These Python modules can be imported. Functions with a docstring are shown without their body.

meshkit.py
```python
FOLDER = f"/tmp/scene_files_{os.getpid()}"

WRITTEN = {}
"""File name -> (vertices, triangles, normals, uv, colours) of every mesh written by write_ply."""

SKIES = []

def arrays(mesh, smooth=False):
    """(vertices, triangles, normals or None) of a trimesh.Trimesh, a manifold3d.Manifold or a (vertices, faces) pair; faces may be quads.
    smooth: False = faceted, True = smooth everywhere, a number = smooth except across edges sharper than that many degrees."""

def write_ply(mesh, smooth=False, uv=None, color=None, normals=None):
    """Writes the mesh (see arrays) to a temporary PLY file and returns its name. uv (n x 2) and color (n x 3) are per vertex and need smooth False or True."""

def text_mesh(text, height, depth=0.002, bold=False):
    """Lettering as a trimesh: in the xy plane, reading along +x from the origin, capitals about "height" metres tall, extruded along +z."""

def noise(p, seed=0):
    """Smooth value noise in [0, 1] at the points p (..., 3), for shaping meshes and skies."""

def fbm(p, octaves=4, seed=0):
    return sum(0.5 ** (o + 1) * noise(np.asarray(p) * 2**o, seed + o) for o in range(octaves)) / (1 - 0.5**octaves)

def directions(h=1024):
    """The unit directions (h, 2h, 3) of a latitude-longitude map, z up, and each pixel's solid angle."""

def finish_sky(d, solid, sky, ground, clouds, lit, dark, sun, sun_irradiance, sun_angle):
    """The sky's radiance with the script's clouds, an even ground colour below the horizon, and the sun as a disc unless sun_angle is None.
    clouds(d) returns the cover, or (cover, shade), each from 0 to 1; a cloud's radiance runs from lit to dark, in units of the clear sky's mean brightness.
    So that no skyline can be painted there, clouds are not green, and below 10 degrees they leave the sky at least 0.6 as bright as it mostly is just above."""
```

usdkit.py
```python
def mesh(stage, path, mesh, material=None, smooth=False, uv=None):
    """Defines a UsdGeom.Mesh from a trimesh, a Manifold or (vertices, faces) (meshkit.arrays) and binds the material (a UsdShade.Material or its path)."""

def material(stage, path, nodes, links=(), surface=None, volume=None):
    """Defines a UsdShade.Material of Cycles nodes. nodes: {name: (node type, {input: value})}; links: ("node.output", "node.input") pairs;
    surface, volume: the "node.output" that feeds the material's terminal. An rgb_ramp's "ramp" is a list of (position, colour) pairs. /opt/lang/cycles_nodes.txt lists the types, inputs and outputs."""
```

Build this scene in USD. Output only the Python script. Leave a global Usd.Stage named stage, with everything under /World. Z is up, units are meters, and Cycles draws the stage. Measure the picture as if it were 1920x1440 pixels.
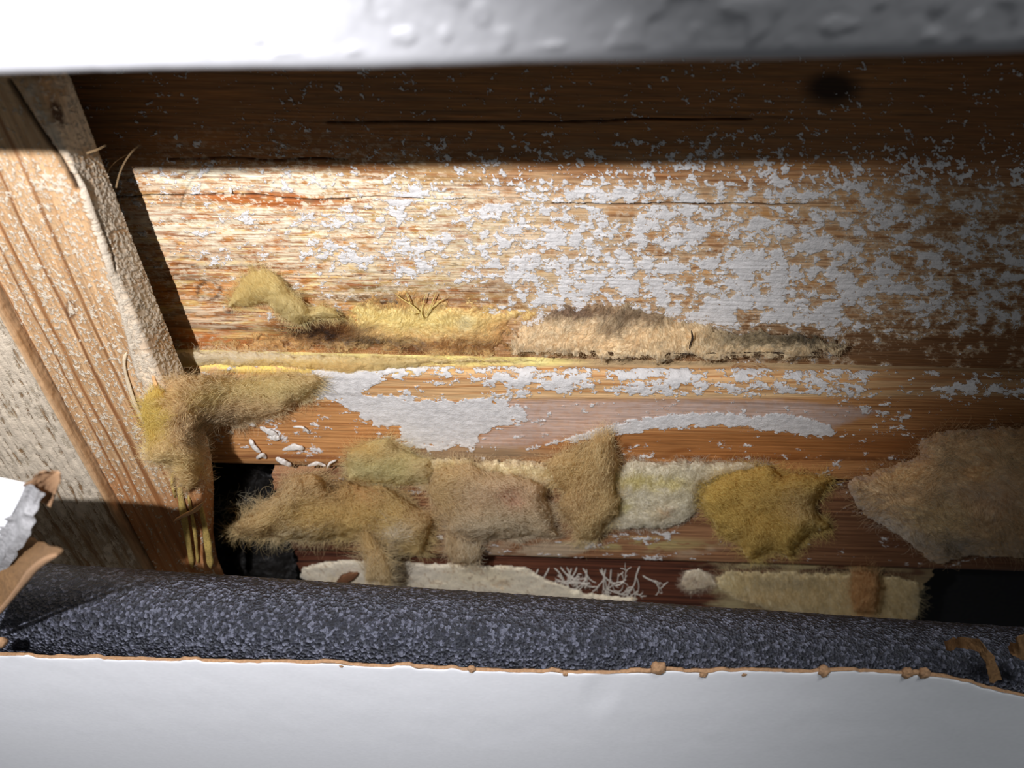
import math
import numpy as np
import trimesh
import usdkit
import meshkit
from scipy import ndimage
from pxr import Usd, UsdGeom, UsdLux, UsdShade, Sdf, Gf, Vt

stage = Usd.Stage.CreateInMemory()
UsdGeom.SetStageUpAxis(stage, UsdGeom.Tokens.z)
UsdGeom.SetStageMetersPerUnit(stage, 1.0)
UsdGeom.Xform.Define(stage, '/World')
UsdGeom.Scope.Define(stage, '/World/Looks')

# ------------------------------------------------------------------ camera, light, exposure
FPX, PITCH, YAW = 1500.0, math.radians(43.7), math.radians(2.0)
FOCAL = 6.0
cam = UsdGeom.Camera.Define(stage, '/World/camera')
_r = Gf.Matrix4d().SetRotate(Gf.Rotation(Gf.Vec3d(1, 0, 0), 90 - math.degrees(PITCH))) * Gf.Matrix4d().SetRotate(Gf.Rotation(Gf.Vec3d(0, 0, 1), math.degrees(YAW)))
cam.AddTransformOp().Set(_r)
cam.CreateFocalLengthAttr(FOCAL)
cam.CreateHorizontalApertureAttr(FOCAL * 1920.0 / FPX)
cam.CreateVerticalApertureAttr(FOCAL * 1440.0 / FPX)
cam.CreateFStopAttr(1.9)
cam.CreateFocusDistanceAttr(0.40)
cam.CreateClippingRangeAttr(Gf.Vec2f(0.01, 50.0))
cam.CreateExposureAttr(0.0)

TORCH = np.array([-0.123, -0.02, 0.060])
AIM = np.array([-0.160, 0.32, -0.345])


def spot(name, pos, aim, radius, power, cone, soft, color):
    l = UsdLux.SphereLight.Define(stage, '/World/' + name)
    z = -(aim - pos) / np.linalg.norm(aim - pos)
    x = np.cross([0, 0, 1.0], z); x /= np.linalg.norm(x)
    y = np.cross(z, x)
    m = Gf.Matrix4d(*[float(v) for v in (*x, 0, *y, 0, *z, 0, *pos, 1)])
    l.AddTransformOp().Set(m)
    l.CreateRadiusAttr(radius); l.CreateIntensityAttr(power); l.CreateNormalizeAttr(True)
    l.CreateColorAttr(Gf.Vec3f(*color))
    s = UsdLux.ShapingAPI.Apply(l.GetPrim())
    s.CreateShapingConeAngleAttr(cone); s.CreateShapingConeSoftnessAttr(soft)
    return l


spot('torch_light', TORCH, AIM, 0.003, 3.7, 43.5, 0.78, (1.0, 0.975, 1.0))
spot('torch_spill', TORCH, AIM, 0.003, 0.11, 85.0, 0.6, (1.0, 0.975, 1.0))
lamp = UsdLux.RectLight.Define(stage, '/World/added_fill')      # fill added overhead to brighten the front sheets; no such source is seen
lamp.AddTranslateOp().Set(Gf.Vec3d(0.35, -0.42, 2.2))
lamp.CreateWidthAttr(0.5); lamp.CreateHeightAttr(0.3)
lamp.CreateIntensityAttr(66.0); lamp.CreateColorAttr(Gf.Vec3f(1.0, 1.0, 1.0))
dome = UsdLux.DomeLight.Define(stage, '/World/room_light')
dome.CreateIntensityAttr(0.034)
dome.CreateColorAttr(Gf.Vec3f(0.9, 0.95, 1.0))

# ------------------------------------------------------------------ helpers: projection, noise, outlines
ct, st_, cy, sy = math.cos(PITCH), math.sin(PITCH), math.cos(YAW), math.sin(YAW)


def ray(px, py):
    u, v = (np.asarray(px, float) - 960) / FPX, (np.asarray(py, float) - 720) / FPX
    x, y, z = u, ct - v * st_, -st_ - v * ct
    return np.stack([cy * x - sy * y, sy * x + cy * y, z], -1)


def P(px, py, Y):
    """the point of the plane y = Y that the photograph shows at (px, py)"""
    r = ray(px, py)
    return r * (np.asarray(Y, float) / r[..., 1])[..., None]


def pix(p):
    p = np.asarray(p, float)
    X, Y, Z = p[..., 0], p[..., 1], p[..., 2]
    x, y = cy * X + sy * Y, -sy * X + cy * Y
    d = np.maximum(y * ct - Z * st_, 1e-3)
    up = y * st_ + Z * ct
    return 960 + FPX * x / d, 720 - FPX * up / d


_tables = {}


def vn(x, y, seed=0):
    """value noise in 0..1 on arrays"""
    if seed not in _tables:
        _tables[seed] = np.random.default_rng(seed + 77).random((256, 256))
    T = _tables[seed]
    i, j = np.floor(x).astype(np.int64), np.floor(y).astype(np.int64)
    fx, fy = x - i, y - j
    fx, fy = fx * fx * (3 - 2 * fx), fy * fy * (3 - 2 * fy)
    a, b, i1, j1 = i & 255, j & 255, (i + 1) & 255, (j + 1) & 255
    return (T[a, b] * (1 - fx) + T[i1, b] * fx) * (1 - fy) + (T[a, j1] * (1 - fx) + T[i1, j1] * fx) * fy


def fb(x, y, octaves=4, seed=0, gain=0.5):
    s, n, a = 0.0, 0.0, 1.0
    x, y = 0.87 * x - 0.5 * y, 0.5 * x + 0.87 * y
    for o in range(octaves):
        s = s + a * vn(x * 2 ** o + 13.7 * o, y * 2 ** o + 7.1 * o, seed + o)
        n += a; a *= gain
        x, y = 0.8 * x - 0.6 * y, 0.6 * x + 0.8 * y
    return s / n


def sstep(a, b, x):
    t = np.clip((x - a) / (b - a), 0, 1)
    return t * t * (3 - 2 * t)


def ell(px, py, cx, cy_, rx, ry, ang=0.0, soft=0.35):
    """soft ellipse, 1 inside"""
    c, s = math.cos(math.radians(ang)), math.sin(math.radians(ang))
    dx, dy = px - cx, py - cy_
    d = np.sqrt(((dx * c + dy * s) / rx) ** 2 + ((-dx * s + dy * c) / ry) ** 2)
    return 1 - sstep(1 - soft, 1 + soft, d)


def sdf(px, py, poly, pad=80):
    """signed distance in pixels to a polygon, positive inside"""
    poly = np.asarray(poly, float)
    x0, y0 = poly.min(0) - pad; x1, y1 = poly.max(0) + pad
    q = 2.0
    gx, gy = np.meshgrid(np.arange(x0, x1, q), np.arange(y0, y1, q))
    ins = np.zeros(gx.shape, bool)
    for (ax, ay), (bx, by) in zip(poly, np.roll(poly, -1, 0)):
        if ay == by:
            continue
        c = (ay > gy) != (by > gy)
        ins ^= c & (gx < (bx - ax) * (gy - ay) / (by - ay) + ax)
    d = ndimage.distance_transform_edt(ins) - ndimage.distance_transform_edt(~ins)
    return q * ndimage.map_coordinates(d, [(np.asarray(py) - y0) / q, (np.asarray(px) - x0) / q], order=1, mode='nearest')


def line_d(px, py, pts):
    """distance in pixels to a polyline"""
    best = np.full(np.shape(px), 1e9)
    for (ax, ay), (bx, by) in zip(pts[:-1], pts[1:]):
        dx, dy = bx - ax, by - ay
        t = np.clip(((px - ax) * dx + (py - ay) * dy) / (dx * dx + dy * dy), 0, 1)
        best = np.minimum(best, np.hypot(px - ax - t * dx, py - ay - t * dy))
    return best


def C(r, g, b):
    """an sRGB colour, 0..255, as linear albedo"""
    c = np.array([r, g, b], float) / 255
    return np.where(c < 0.04045, c / 12.92, ((c + 0.055) / 1.055) ** 2.4)


def over(col, new, m):
    m = np.asarray(m)[..., None]
    return col * (1 - m) + np.asarray(new) * m


# ------------------------------------------------------------------ helpers: prims
_used = {}


def numbered(path):
    n = _used.get(path, 0); _used[path] = n + 1
    return path if n == 0 else f'{path}_{n:03d}'


def meta(prim, label=None, cat=None, group=None, kind=None):
    for k, v in (('label', label), ('category', cat), ('group', group), ('kind', kind)):
        if v:
            prim.SetCustomDataByKey(k, v)
    return prim


def thing(name, label, cat=None, group=None, kind=None):
    p = numbered('/World/' + name)
    UsdGeom.Xform.Define(stage, p)
    meta(stage.GetPrimAtPath(p), label, cat, group, kind)
    return p


def put(parent, name, mesh, mat, smooth=False, attrs=None, label=None, kind=None):
    p = numbered(f'{parent}/{name}')
    m = usdkit.mesh(stage, p, mesh, mat, smooth=smooth)
    api = UsdGeom.PrimvarsAPI(m)
    for k, v in (attrs or {}).items():
        v = np.asarray(v, np.float32)
        if v.ndim == 2:
            api.CreatePrimvar(k, Sdf.ValueTypeNames.Color3fArray, 'vertex').Set(Vt.Vec3fArray.FromNumpy(v))
        else:
            api.CreatePrimvar(k, Sdf.ValueTypeNames.FloatArray, 'vertex').Set(Vt.FloatArray.FromNumpy(v))
    meta(m.GetPrim(), label, None, None, kind)
    return p


def strands(parent, name, pts, width, mat, cols=None, label=None, kind='stuff'):
    """pts: n x k x 3; width: n root widths; tapering to a third at the tips"""
    p = numbered(f'{parent}/{name}')
    n, k = pts.shape[:2]
    c = UsdGeom.BasisCurves.Define(stage, p)
    c.CreateTypeAttr('cubic'); c.CreateBasisAttr('catmullRom'); c.CreateWrapAttr('pinned')
    c.CreatePointsAttr(Vt.Vec3fArray.FromNumpy(pts.reshape(-1, 3).astype(np.float32)))
    c.CreateCurveVertexCountsAttr(Vt.IntArray.FromNumpy(np.full(n, k, np.int32)))
    w = np.asarray(width)[:, None] * np.linspace(1, 0.35, k)[None]
    c.CreateWidthsAttr(Vt.FloatArray.FromNumpy(w.ravel().astype(np.float32)))
    c.SetWidthsInterpolation('vertex')
    if cols is not None:
        UsdGeom.PrimvarsAPI(c).CreatePrimvar('col', Sdf.ValueTypeNames.Color3fArray, 'vertex').Set(
            Vt.Vec3fArray.FromNumpy(np.repeat(cols, k, 0).astype(np.float32)))
    UsdShade.MaterialBindingAPI.Apply(c.GetPrim()).Bind(UsdShade.Material.Get(stage, mat))
    meta(c.GetPrim(), label, None, None, kind)
    return p


def grid_faces(nr, nc):
    i = np.arange(nr * nc).reshape(nr, nc)
    a, b, c, d = i[:-1, :-1].ravel(), i[:-1, 1:].ravel(), i[1:, 1:].ravel(), i[1:, :-1].ravel()
    return np.vstack([np.stack([a, d, c], 1), np.stack([a, c, b], 1)])


# ------------------------------------------------------------------ materials
def mat(name, nodes, links, surface):
    usdkit.material(stage, '/World/Looks/' + name, nodes, links, surface=surface)
    return '/World/Looks/' + name


def painted_wood(name, grain_scale, white, rough_bump=0.0005, fine=1400.0, grain_amt=0.35, amp=0.5):
    """timber whose colour comes from the stains on it, with fine grain and flaking distemper where 'paint' is high"""
    return mat(name, {
        'geo': ('geometry', {}),
        'map': ('mapping', {'scale': grain_scale}),
        'grain': ('noise_texture', {'scale': 1.0, 'detail': 4.0, 'roughness': 0.65}),
        'gr': ('map_range', {'from_min': 0.25, 'from_max': 0.75, 'to_min': 1 - grain_amt, 'to_max': 1 + grain_amt}),
        'col': ('attribute', {'attribute': 'col'}),
        'pt': ('attribute', {'attribute': 'paint'}),
        'gm': ('vector_math', {'math_type': 'scale'}),
        'fine': ('noise_texture', {'scale': fine, 'detail': 3.0, 'roughness': 0.6}),
        'fs': ('math', {'math_type': 'multiply_add', 'value2': amp, 'value3': -amp / 2}),
        'sum': ('math', {'math_type': 'add'}),
        'mask': ('map_range', {'from_min': 0.46, 'from_max': 0.54, 'clamp': True}),
        'wv': ('noise_texture', {'scale': 260.0, 'detail': 2.0}),
        'wr': ('rgb_ramp', {'ramp': [(0.3, tuple(np.array(white) * 0.8)), (0.7, white)]}),
        'mix': ('mix_color', {}),
        'bump_n': ('noise_texture', {'scale': 1100.0, 'detail': 4.0, 'roughness': 0.7}),
        'hb': ('math', {'math_type': 'multiply'}),
        'h0': ('math', {'math_type': 'multiply', 'value2': 0.35}),
        'h': ('math', {'math_type': 'add'}),
        'bmp': ('bump', {'strength': 0.9, 'distance': rough_bump}),
        'p': ('principled_bsdf', {'roughness': 0.72, 'specular_ior_level': 0.3}),
    }, [('geo.position', 'map.vector'), ('map.vector', 'grain.vector'), ('grain.fac', 'gr.value'),
        ('col.color', 'gm.vector1'), ('gr.result', 'gm.scale'), ('geo.position', 'fine.vector'),
        ('fine.fac', 'fs.value1'), ('fs.value', 'sum.value1'), ('pt.fac', 'sum.value2'), ('sum.value', 'mask.value'),
        ('geo.position', 'wv.vector'), ('wv.fac', 'wr.fac'),
        ('mask.result', 'mix.fac'), ('gm.vector', 'mix.a'), ('wr.color', 'mix.b'), ('mix.result', 'p.base_color'),
        ('geo.position', 'bump_n.vector'), ('bump_n.fac', 'hb.value1'), ('mask.result', 'hb.value2'),
        ('grain.fac', 'h0.value1'), ('hb.value', 'h.value1'), ('h0.value', 'h.value2'),
        ('h.value', 'bmp.height'), ('bmp.normal', 'p.normal')], 'p.BSDF')


M_board = painted_wood('distempered_board', (45, 500, 1300), (0.80, 0.78, 0.76), amp=0.7)
M_stud = painted_wood('speckled_stud', (900, 500, 30), tuple(C(226, 212, 190)), fine=1800.0, amp=1.0, rough_bump=0.0007)


def fibre_mat(name, trans=0.35, bump=0.0006, scale=(900, 900, 900)):
    return mat(name, {
        'geo': ('geometry', {}),
        'map': ('mapping', {'scale': scale}),
        'n': ('noise_texture', {'scale': 1.0, 'detail': 4.0, 'roughness': 0.65, 'distortion': 0.6}),
        'r': ('map_range', {'from_min': 0.25, 'from_max': 0.75, 'to_min': 0.72, 'to_max': 1.2}),
        'col': ('attribute', {'attribute': 'col'}),
        'c': ('vector_math', {'math_type': 'scale'}),
        'b': ('bump', {'strength': 0.7, 'distance': bump}),
        'd': ('principled_bsdf', {'roughness': 0.9, 'specular_ior_level': 0.1, 'sheen_weight': 0.25, 'sheen_roughness': 0.5}),
        't': ('translucent_bsdf', {}),
        'm': ('mix_closure', {'fac': trans}),
    }, [('geo.position', 'map.vector'), ('map.vector', 'n.vector'), ('n.fac', 'r.value'), ('col.color', 'c.vector1'), ('r.result', 'c.scale'),
        ('c.vector', 'd.base_color'), ('c.vector', 't.color'), ('n.fac', 'b.height'), ('b.normal', 'd.normal'),
        ('d.BSDF', 'm.closure1'), ('t.BSDF', 'm.closure2')], 'm.closure')


M_wool = fibre_mat('glass_wool', 0.15, 0.0002)
M_strand = mat('wool_strand', {
    'col': ('attribute', {'attribute': 'col'}),
    'd': ('diffuse_bsdf', {}), 't': ('translucent_bsdf', {}), 'm': ('mix_closure', {'fac': 0.4})},
    [('col.color', 'd.color'), ('col.color', 't.color'), ('d.BSDF', 'm.closure1'), ('t.BSDF', 'm.closure2')], 'm.closure')
M_mould = fibre_mat('mould_growth', 0.05, 0.0004, (700, 700, 900))


def plain(name, color, rough=0.8, scale=400.0, var=0.12, bump=0.0002, detail=4.0, spec=0.3):
    lo, hi = tuple(np.array(color) * (1 - var)), tuple(np.array(color) * (1 + var))
    return mat(name, {
        'geo': ('geometry', {}),
        'n': ('noise_texture', {'scale': scale, 'detail': detail, 'roughness': 0.6}),
        'r': ('rgb_ramp', {'ramp': [(0.3, lo), (0.7, hi)]}),
        'b': ('bump', {'strength': 0.8, 'distance': bump}),
        'p': ('principled_bsdf', {'roughness': rough, 'specular_ior_level': spec})},
        [('geo.position', 'n.vector'), ('n.fac', 'r.fac'), ('r.color', 'p.base_color'), ('n.fac', 'b.height'), ('b.normal', 'p.normal')], 'p.BSDF')


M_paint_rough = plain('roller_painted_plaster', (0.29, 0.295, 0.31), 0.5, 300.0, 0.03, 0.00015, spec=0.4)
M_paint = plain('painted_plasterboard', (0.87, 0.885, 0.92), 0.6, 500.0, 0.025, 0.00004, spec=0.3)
M_gypsum = plain('gypsum_core', (0.24, 0.24, 0.245), 0.95, 700.0, 0.25, 0.0008)
M_paper = plain('torn_brown_paper', tuple(C(150, 118, 88)), 0.9, 900.0, 0.22, 0.0004)
M_shadepaper = plain('shaded_brown_paper', tuple(C(112, 84, 54)), 0.9, 700.0, 0.3, 0.0005)  # darker copy of the torn paper, shade put into its colour
M_dark = plain('cavity_dark', (0.012, 0.012, 0.013), 0.9, 300.0, 0.4, 0.0006)  # stands in for the dark of the cavity
M_myc = plain('white_mycelium', (0.74, 0.70, 0.62), 0.9, 900.0, 0.1, 0.0004)
M_foam = mat('black_foam', {
    'geo': ('geometry', {}),
    'v': ('voronoi_texture', {'scale': 720.0, 'feature': 'f1'}),
    'sp': ('separate_color', {}),
    'v2': ('noise_texture', {'scale': 460.0, 'detail': 5.0, 'roughness': 0.75}),
    'mx': ('math', {'math_type': 'multiply_add', 'value2': 0.55}),
    'rp': ('rgb_ramp', {'ramp': [(0.5, (0.004, 0.004, 0.005)), (0.78, (0.007, 0.0075, 0.011)), (0.9, (0.02, 0.021, 0.032)), (1.0, (0.10, 0.106, 0.14))]}),  # bluish glints of the cells put into the base colour
    'h': ('math', {'math_type': 'multiply_add', 'value2': 1.2}),
    'b': ('bump', {'strength': 1.0, 'distance': 0.0009}),
    'p': ('principled_bsdf', {'roughness': 0.33, 'specular_ior_level': 1.0, 'specular_tint': (0.78, 0.84, 1.0)})},
    [('geo.position', 'v.vector'), ('geo.position', 'v2.vector'), ('v.color', 'sp.color'), ('sp.r', 'mx.value1'), ('v2.fac', 'mx.value3'), ('mx.value', 'rp.fac'), ('rp.color', 'p.base_color'),
     ('v2.fac', 'h.value1'), ('v.distance', 'h.value3'), ('h.value', 'b.height'), ('b.normal', 'p.normal')], 'p.BSDF')

# ------------------------------------------------------------------ structure: plasterboard above and below the slot
Y_PB, T_PB = 0.165, 0.0095


def edge_line(px_pts, Y, x0=-0.75, x1=0.75, dense=(-0.19, 0.2), step=0.0007):
    """an edge traced in the photograph, as height over X on the plane y = Y"""
    w = P([p[0] for p in px_pts], [p[1] for p in px_pts], Y)
    xs = np.concatenate([np.linspace(x0, dense[0], 12)[:-1], np.arange(dense[0], dense[1], step), np.linspace(dense[1], x1, 12)])
    return xs, np.interp(xs, w[:, 0], w[:, 2])


# upper sheet: front face rolls over its lower lip, thick roller-stippled paint
xs, ze = edge_line([(-200, 157), (0, 151), (100, 148), (300, 142), (700, 139), (960, 131), (1200, 127), (1500, 121), (1920, 109), (2100, 104)], Y_PB)
ze = ze + 0.00035 * (fb(xs * 120, xs * 0, 3, 3) - 0.5)
prof = [(T_PB, 0.0012)] + [(0.0045 - 0.0045 * math.cos(a) if False else 0.004 * (1 - math.sin(a)), 0.004 * (1 - math.cos(a))) for a in np.linspace(0, math.pi / 2, 8)]
tz = np.concatenate([np.arange(0.0046, 0.022, 0.0006), np.linspace(0.024, 0.75, 10)])
V = []
for dy, dz in prof:
    V.append(np.stack([xs, np.full_like(xs, Y_PB + dy), ze + dz], -1))
for t in tz:
    k = min(1, t / 0.02)
    bump = 0.00042 * (fb(xs * 330, np.full_like(xs, t * 330), 3, 11) - 0.5) + 0.0005 * sstep(0.62, 0.8, vn(xs * 260, np.full_like(xs, t * 260), 19))
    V.append(np.stack([xs, Y_PB - bump * (1 if t < 0.023 else 0), (ze + t) * 1.0], -1))
V = np.array(V)
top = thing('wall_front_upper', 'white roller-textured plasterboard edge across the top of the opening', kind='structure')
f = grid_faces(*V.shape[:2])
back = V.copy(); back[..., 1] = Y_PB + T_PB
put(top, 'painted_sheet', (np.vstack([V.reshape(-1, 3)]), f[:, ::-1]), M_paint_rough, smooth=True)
put(top, 'back_face', trimesh.creation.box(bounds=[[-0.75, Y_PB + T_PB - 0.0005, float(ze.max()) + 0.004], [0.75, Y_PB + T_PB, 0.72]]), M_gypsum)

# lower sheet: broken back edge, torn brown paper along it
LOW_EDGE = [(-300, 1219), (0, 1231), (130, 1235), (330, 1240), (520, 1244), (700, 1250), (900, 1259), (1100, 1264), (1220, 1262), (1330, 1262), (1400, 1258), (1550, 1263), (1620, 1260), (1700, 1265), (1780, 1272), (1850, 1291), (1920, 1307), (2100, 1345)]
xs, ze = edge_line(LOW_EDGE, Y_PB, dense=(-0.23, 0.21), step=0.0006)
jag = 0.0011 * (fb(xs * 260, xs * 0 + 3, 4, 31) - 0.5) + 0.0016 * sstep(0.6, 0.9, vn(xs * 95, xs * 0, 35))
ze = ze + jag
tz = np.concatenate([[0.0, 0.0004, 0.001, 0.002, 0.004, 0.007], np.arange(0.01, 0.09, 0.004), [0.12, 0.2, 0.4, 0.6]])
V = [np.stack([xs, np.full_like(xs, Y_PB + T_PB), ze - 0.034], -1), np.stack([xs, np.full_like(xs, Y_PB + 0.007), ze - 0.017 + 0.002 * (fb(xs * 300, xs * 0, 3, 41) - 0.5)], -1),
     np.stack([xs, np.full_like(xs, Y_PB + 0.0012), ze - 0.0015], -1)]
for t in tz:
    dent = 0.0007 * ell(xs, np.full_like(xs, t), 0.034, 0.018, 0.006, 0.016, soft=0.8) * 1.0 + 0.0003 * (fb(xs * 60, np.full_like(xs, t * 60), 3, 51) - 0.5)
    lip = 0.0006 * math.exp(-t / 0.0006)
    V.append(np.stack([xs, Y_PB + dent + lip, ze - t], -1))
V = np.array(V)
low = thing('wall_front_lower', 'smooth white plasterboard sheet below the opening', kind='structure')
put(low, 'painted_sheet', (V[2:].reshape(-1, 3), grid_faces(*V[2:].shape[:2])), M_paint, smooth=True)
put(low, 'gypsum_core', (V[:3].reshape(-1, 3), grid_faces(*V[:3].shape[:2])), M_gypsum, smooth=True, label='broken grey gypsum edge')
# torn paper strip: thin two-sided ribbon standing up from the lip
rag = 0.0003 + 0.0016 * np.clip(fb(xs * 420, xs * 0, 4, 61) - 0.35, 0, 1) + 0.0012 * sstep(0.55, 0.8, vn(xs * 150, xs * 0, 66))
rag *= (sstep(-0.15, -0.02, xs) * 0.6 + 0.15) * (0.25 + 1.2 * sstep(0.4, 0.75, vn(xs * 60, xs * 0 + 5, 68)))
R0 = []
for a, (dy, k) in enumerate([(0.0008, -0.2), (0.0001, 0.0), (0.0001, 0.45), (0.0006, 0.85), (0.0012, 1.0), (0.0017, 0.9), (0.0012, 0.3), (0.0014, -0.4)]):
    R0.append(np.stack([xs, Y_PB + dy + 0.0004 * (vn(xs * 300, xs * 0 + a, 71) - 0.5), ze + rag * k], -1))
R0 = np.array(R0)
put(low, 'torn_paper', (R0.reshape(-1, 3), grid_faces(*R0.shape[:2])[:, ::-1]), M_paper, smooth=True, label='ragged brown paper fringe along the cut edge')

# ------------------------------------------------------------------ structure: the timber wall behind
Y_UP, Y_MID, Y_LOW, Y_BOT = 0.320, 0.3095, 0.3115, 0.326
XD = np.concatenate([[-0.7, -0.5, -0.35, -0.27, -0.23], np.arange(-0.207, 0.283, 0.0005), np.arange(0.283, 0.42, 0.001), [0.5, 0.7]])
back_wall = thing('wall_back', 'mould-stained horizontal timber boards with flaking white distemper', kind='structure')


def board(profile, fields, label, step=0.00042, dense=None, xs=XD, x_left=None, mat_=None, x_right=None):
    """a board swept along X from a profile of (y, z) points, its front dense enough to carry flakes in relief"""
    prof = np.asarray(profile, float)
    s = np.concatenate([[0], np.cumsum(np.hypot(*np.diff(prof, axis=0).T))])
    if dense is None:
        dense = (0, s[-1])
    ss = np.unique(np.concatenate([s[(s < dense[0])], np.arange(dense[0], dense[1], step), s[s > dense[1]], [s[-1]]]))
    # smooth profile
    yy, zz = np.interp(ss, s, prof[:, 0]), np.interp(ss, s, prof[:, 1])
    k = np.ones(7) / 7
    if len(ss) > 40:
        ypad, zpad = np.pad(yy, 3, mode='reflect', reflect_type='odd'), np.pad(zz, 3, mode='reflect', reflect_type='odd')
        yy, zz = np.convolve(ypad, k, 'valid'), np.convolve(zpad, k, 'valid')
    ty, tz = np.gradient(yy), np.gradient(zz)
    n = np.stack([np.zeros_like(ty), tz, -ty], -1); n /= np.linalg.norm(n, axis=1, keepdims=True)   # faces -y where the profile runs downwards
    X = np.broadcast_to(xs[None], (len(ss), len(xs))).copy()
    if x_left is not None:
        X = np.maximum(X, x_left(zz)[:, None])
    if x_right is not None:
        X = np.minimum(X, x_right(zz)[:, None])
    pos = np.stack([X, np.broadcast_to(yy[:, None], X.shape), np.broadcast_to(zz[:, None], X.shape)], -1)
    px, py = pix(pos)
    col, paint, h = fields(pos, px, py, ss[:, None] + 0 * X)
    pos = pos + n[:, None, :] * h[..., None]
    return put(back_wall, 'board', (pos.reshape(-1, 3), grid_faces(*X.shape)), mat_ or M_board, smooth=True,
               attrs={'col': np.clip(col, 0.002, 0.95).reshape(-1, 3), 'paint': paint.ravel()}, label=label)


def flakes(px, py, seed, sx=1.7, size=22.0):
    """flake pattern 0..1, about uniform, drawn out along the grain"""
    wx = 7 * (fb(px / 17, py / 13, 3, seed + 60) - 0.5)
    a = fb((px + wx) / (size * sx), (py + wx) / size, 5, seed, 0.72)
    return np.clip((a - 0.5) * 2.4 + 0.5, 0, 1)


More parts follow.
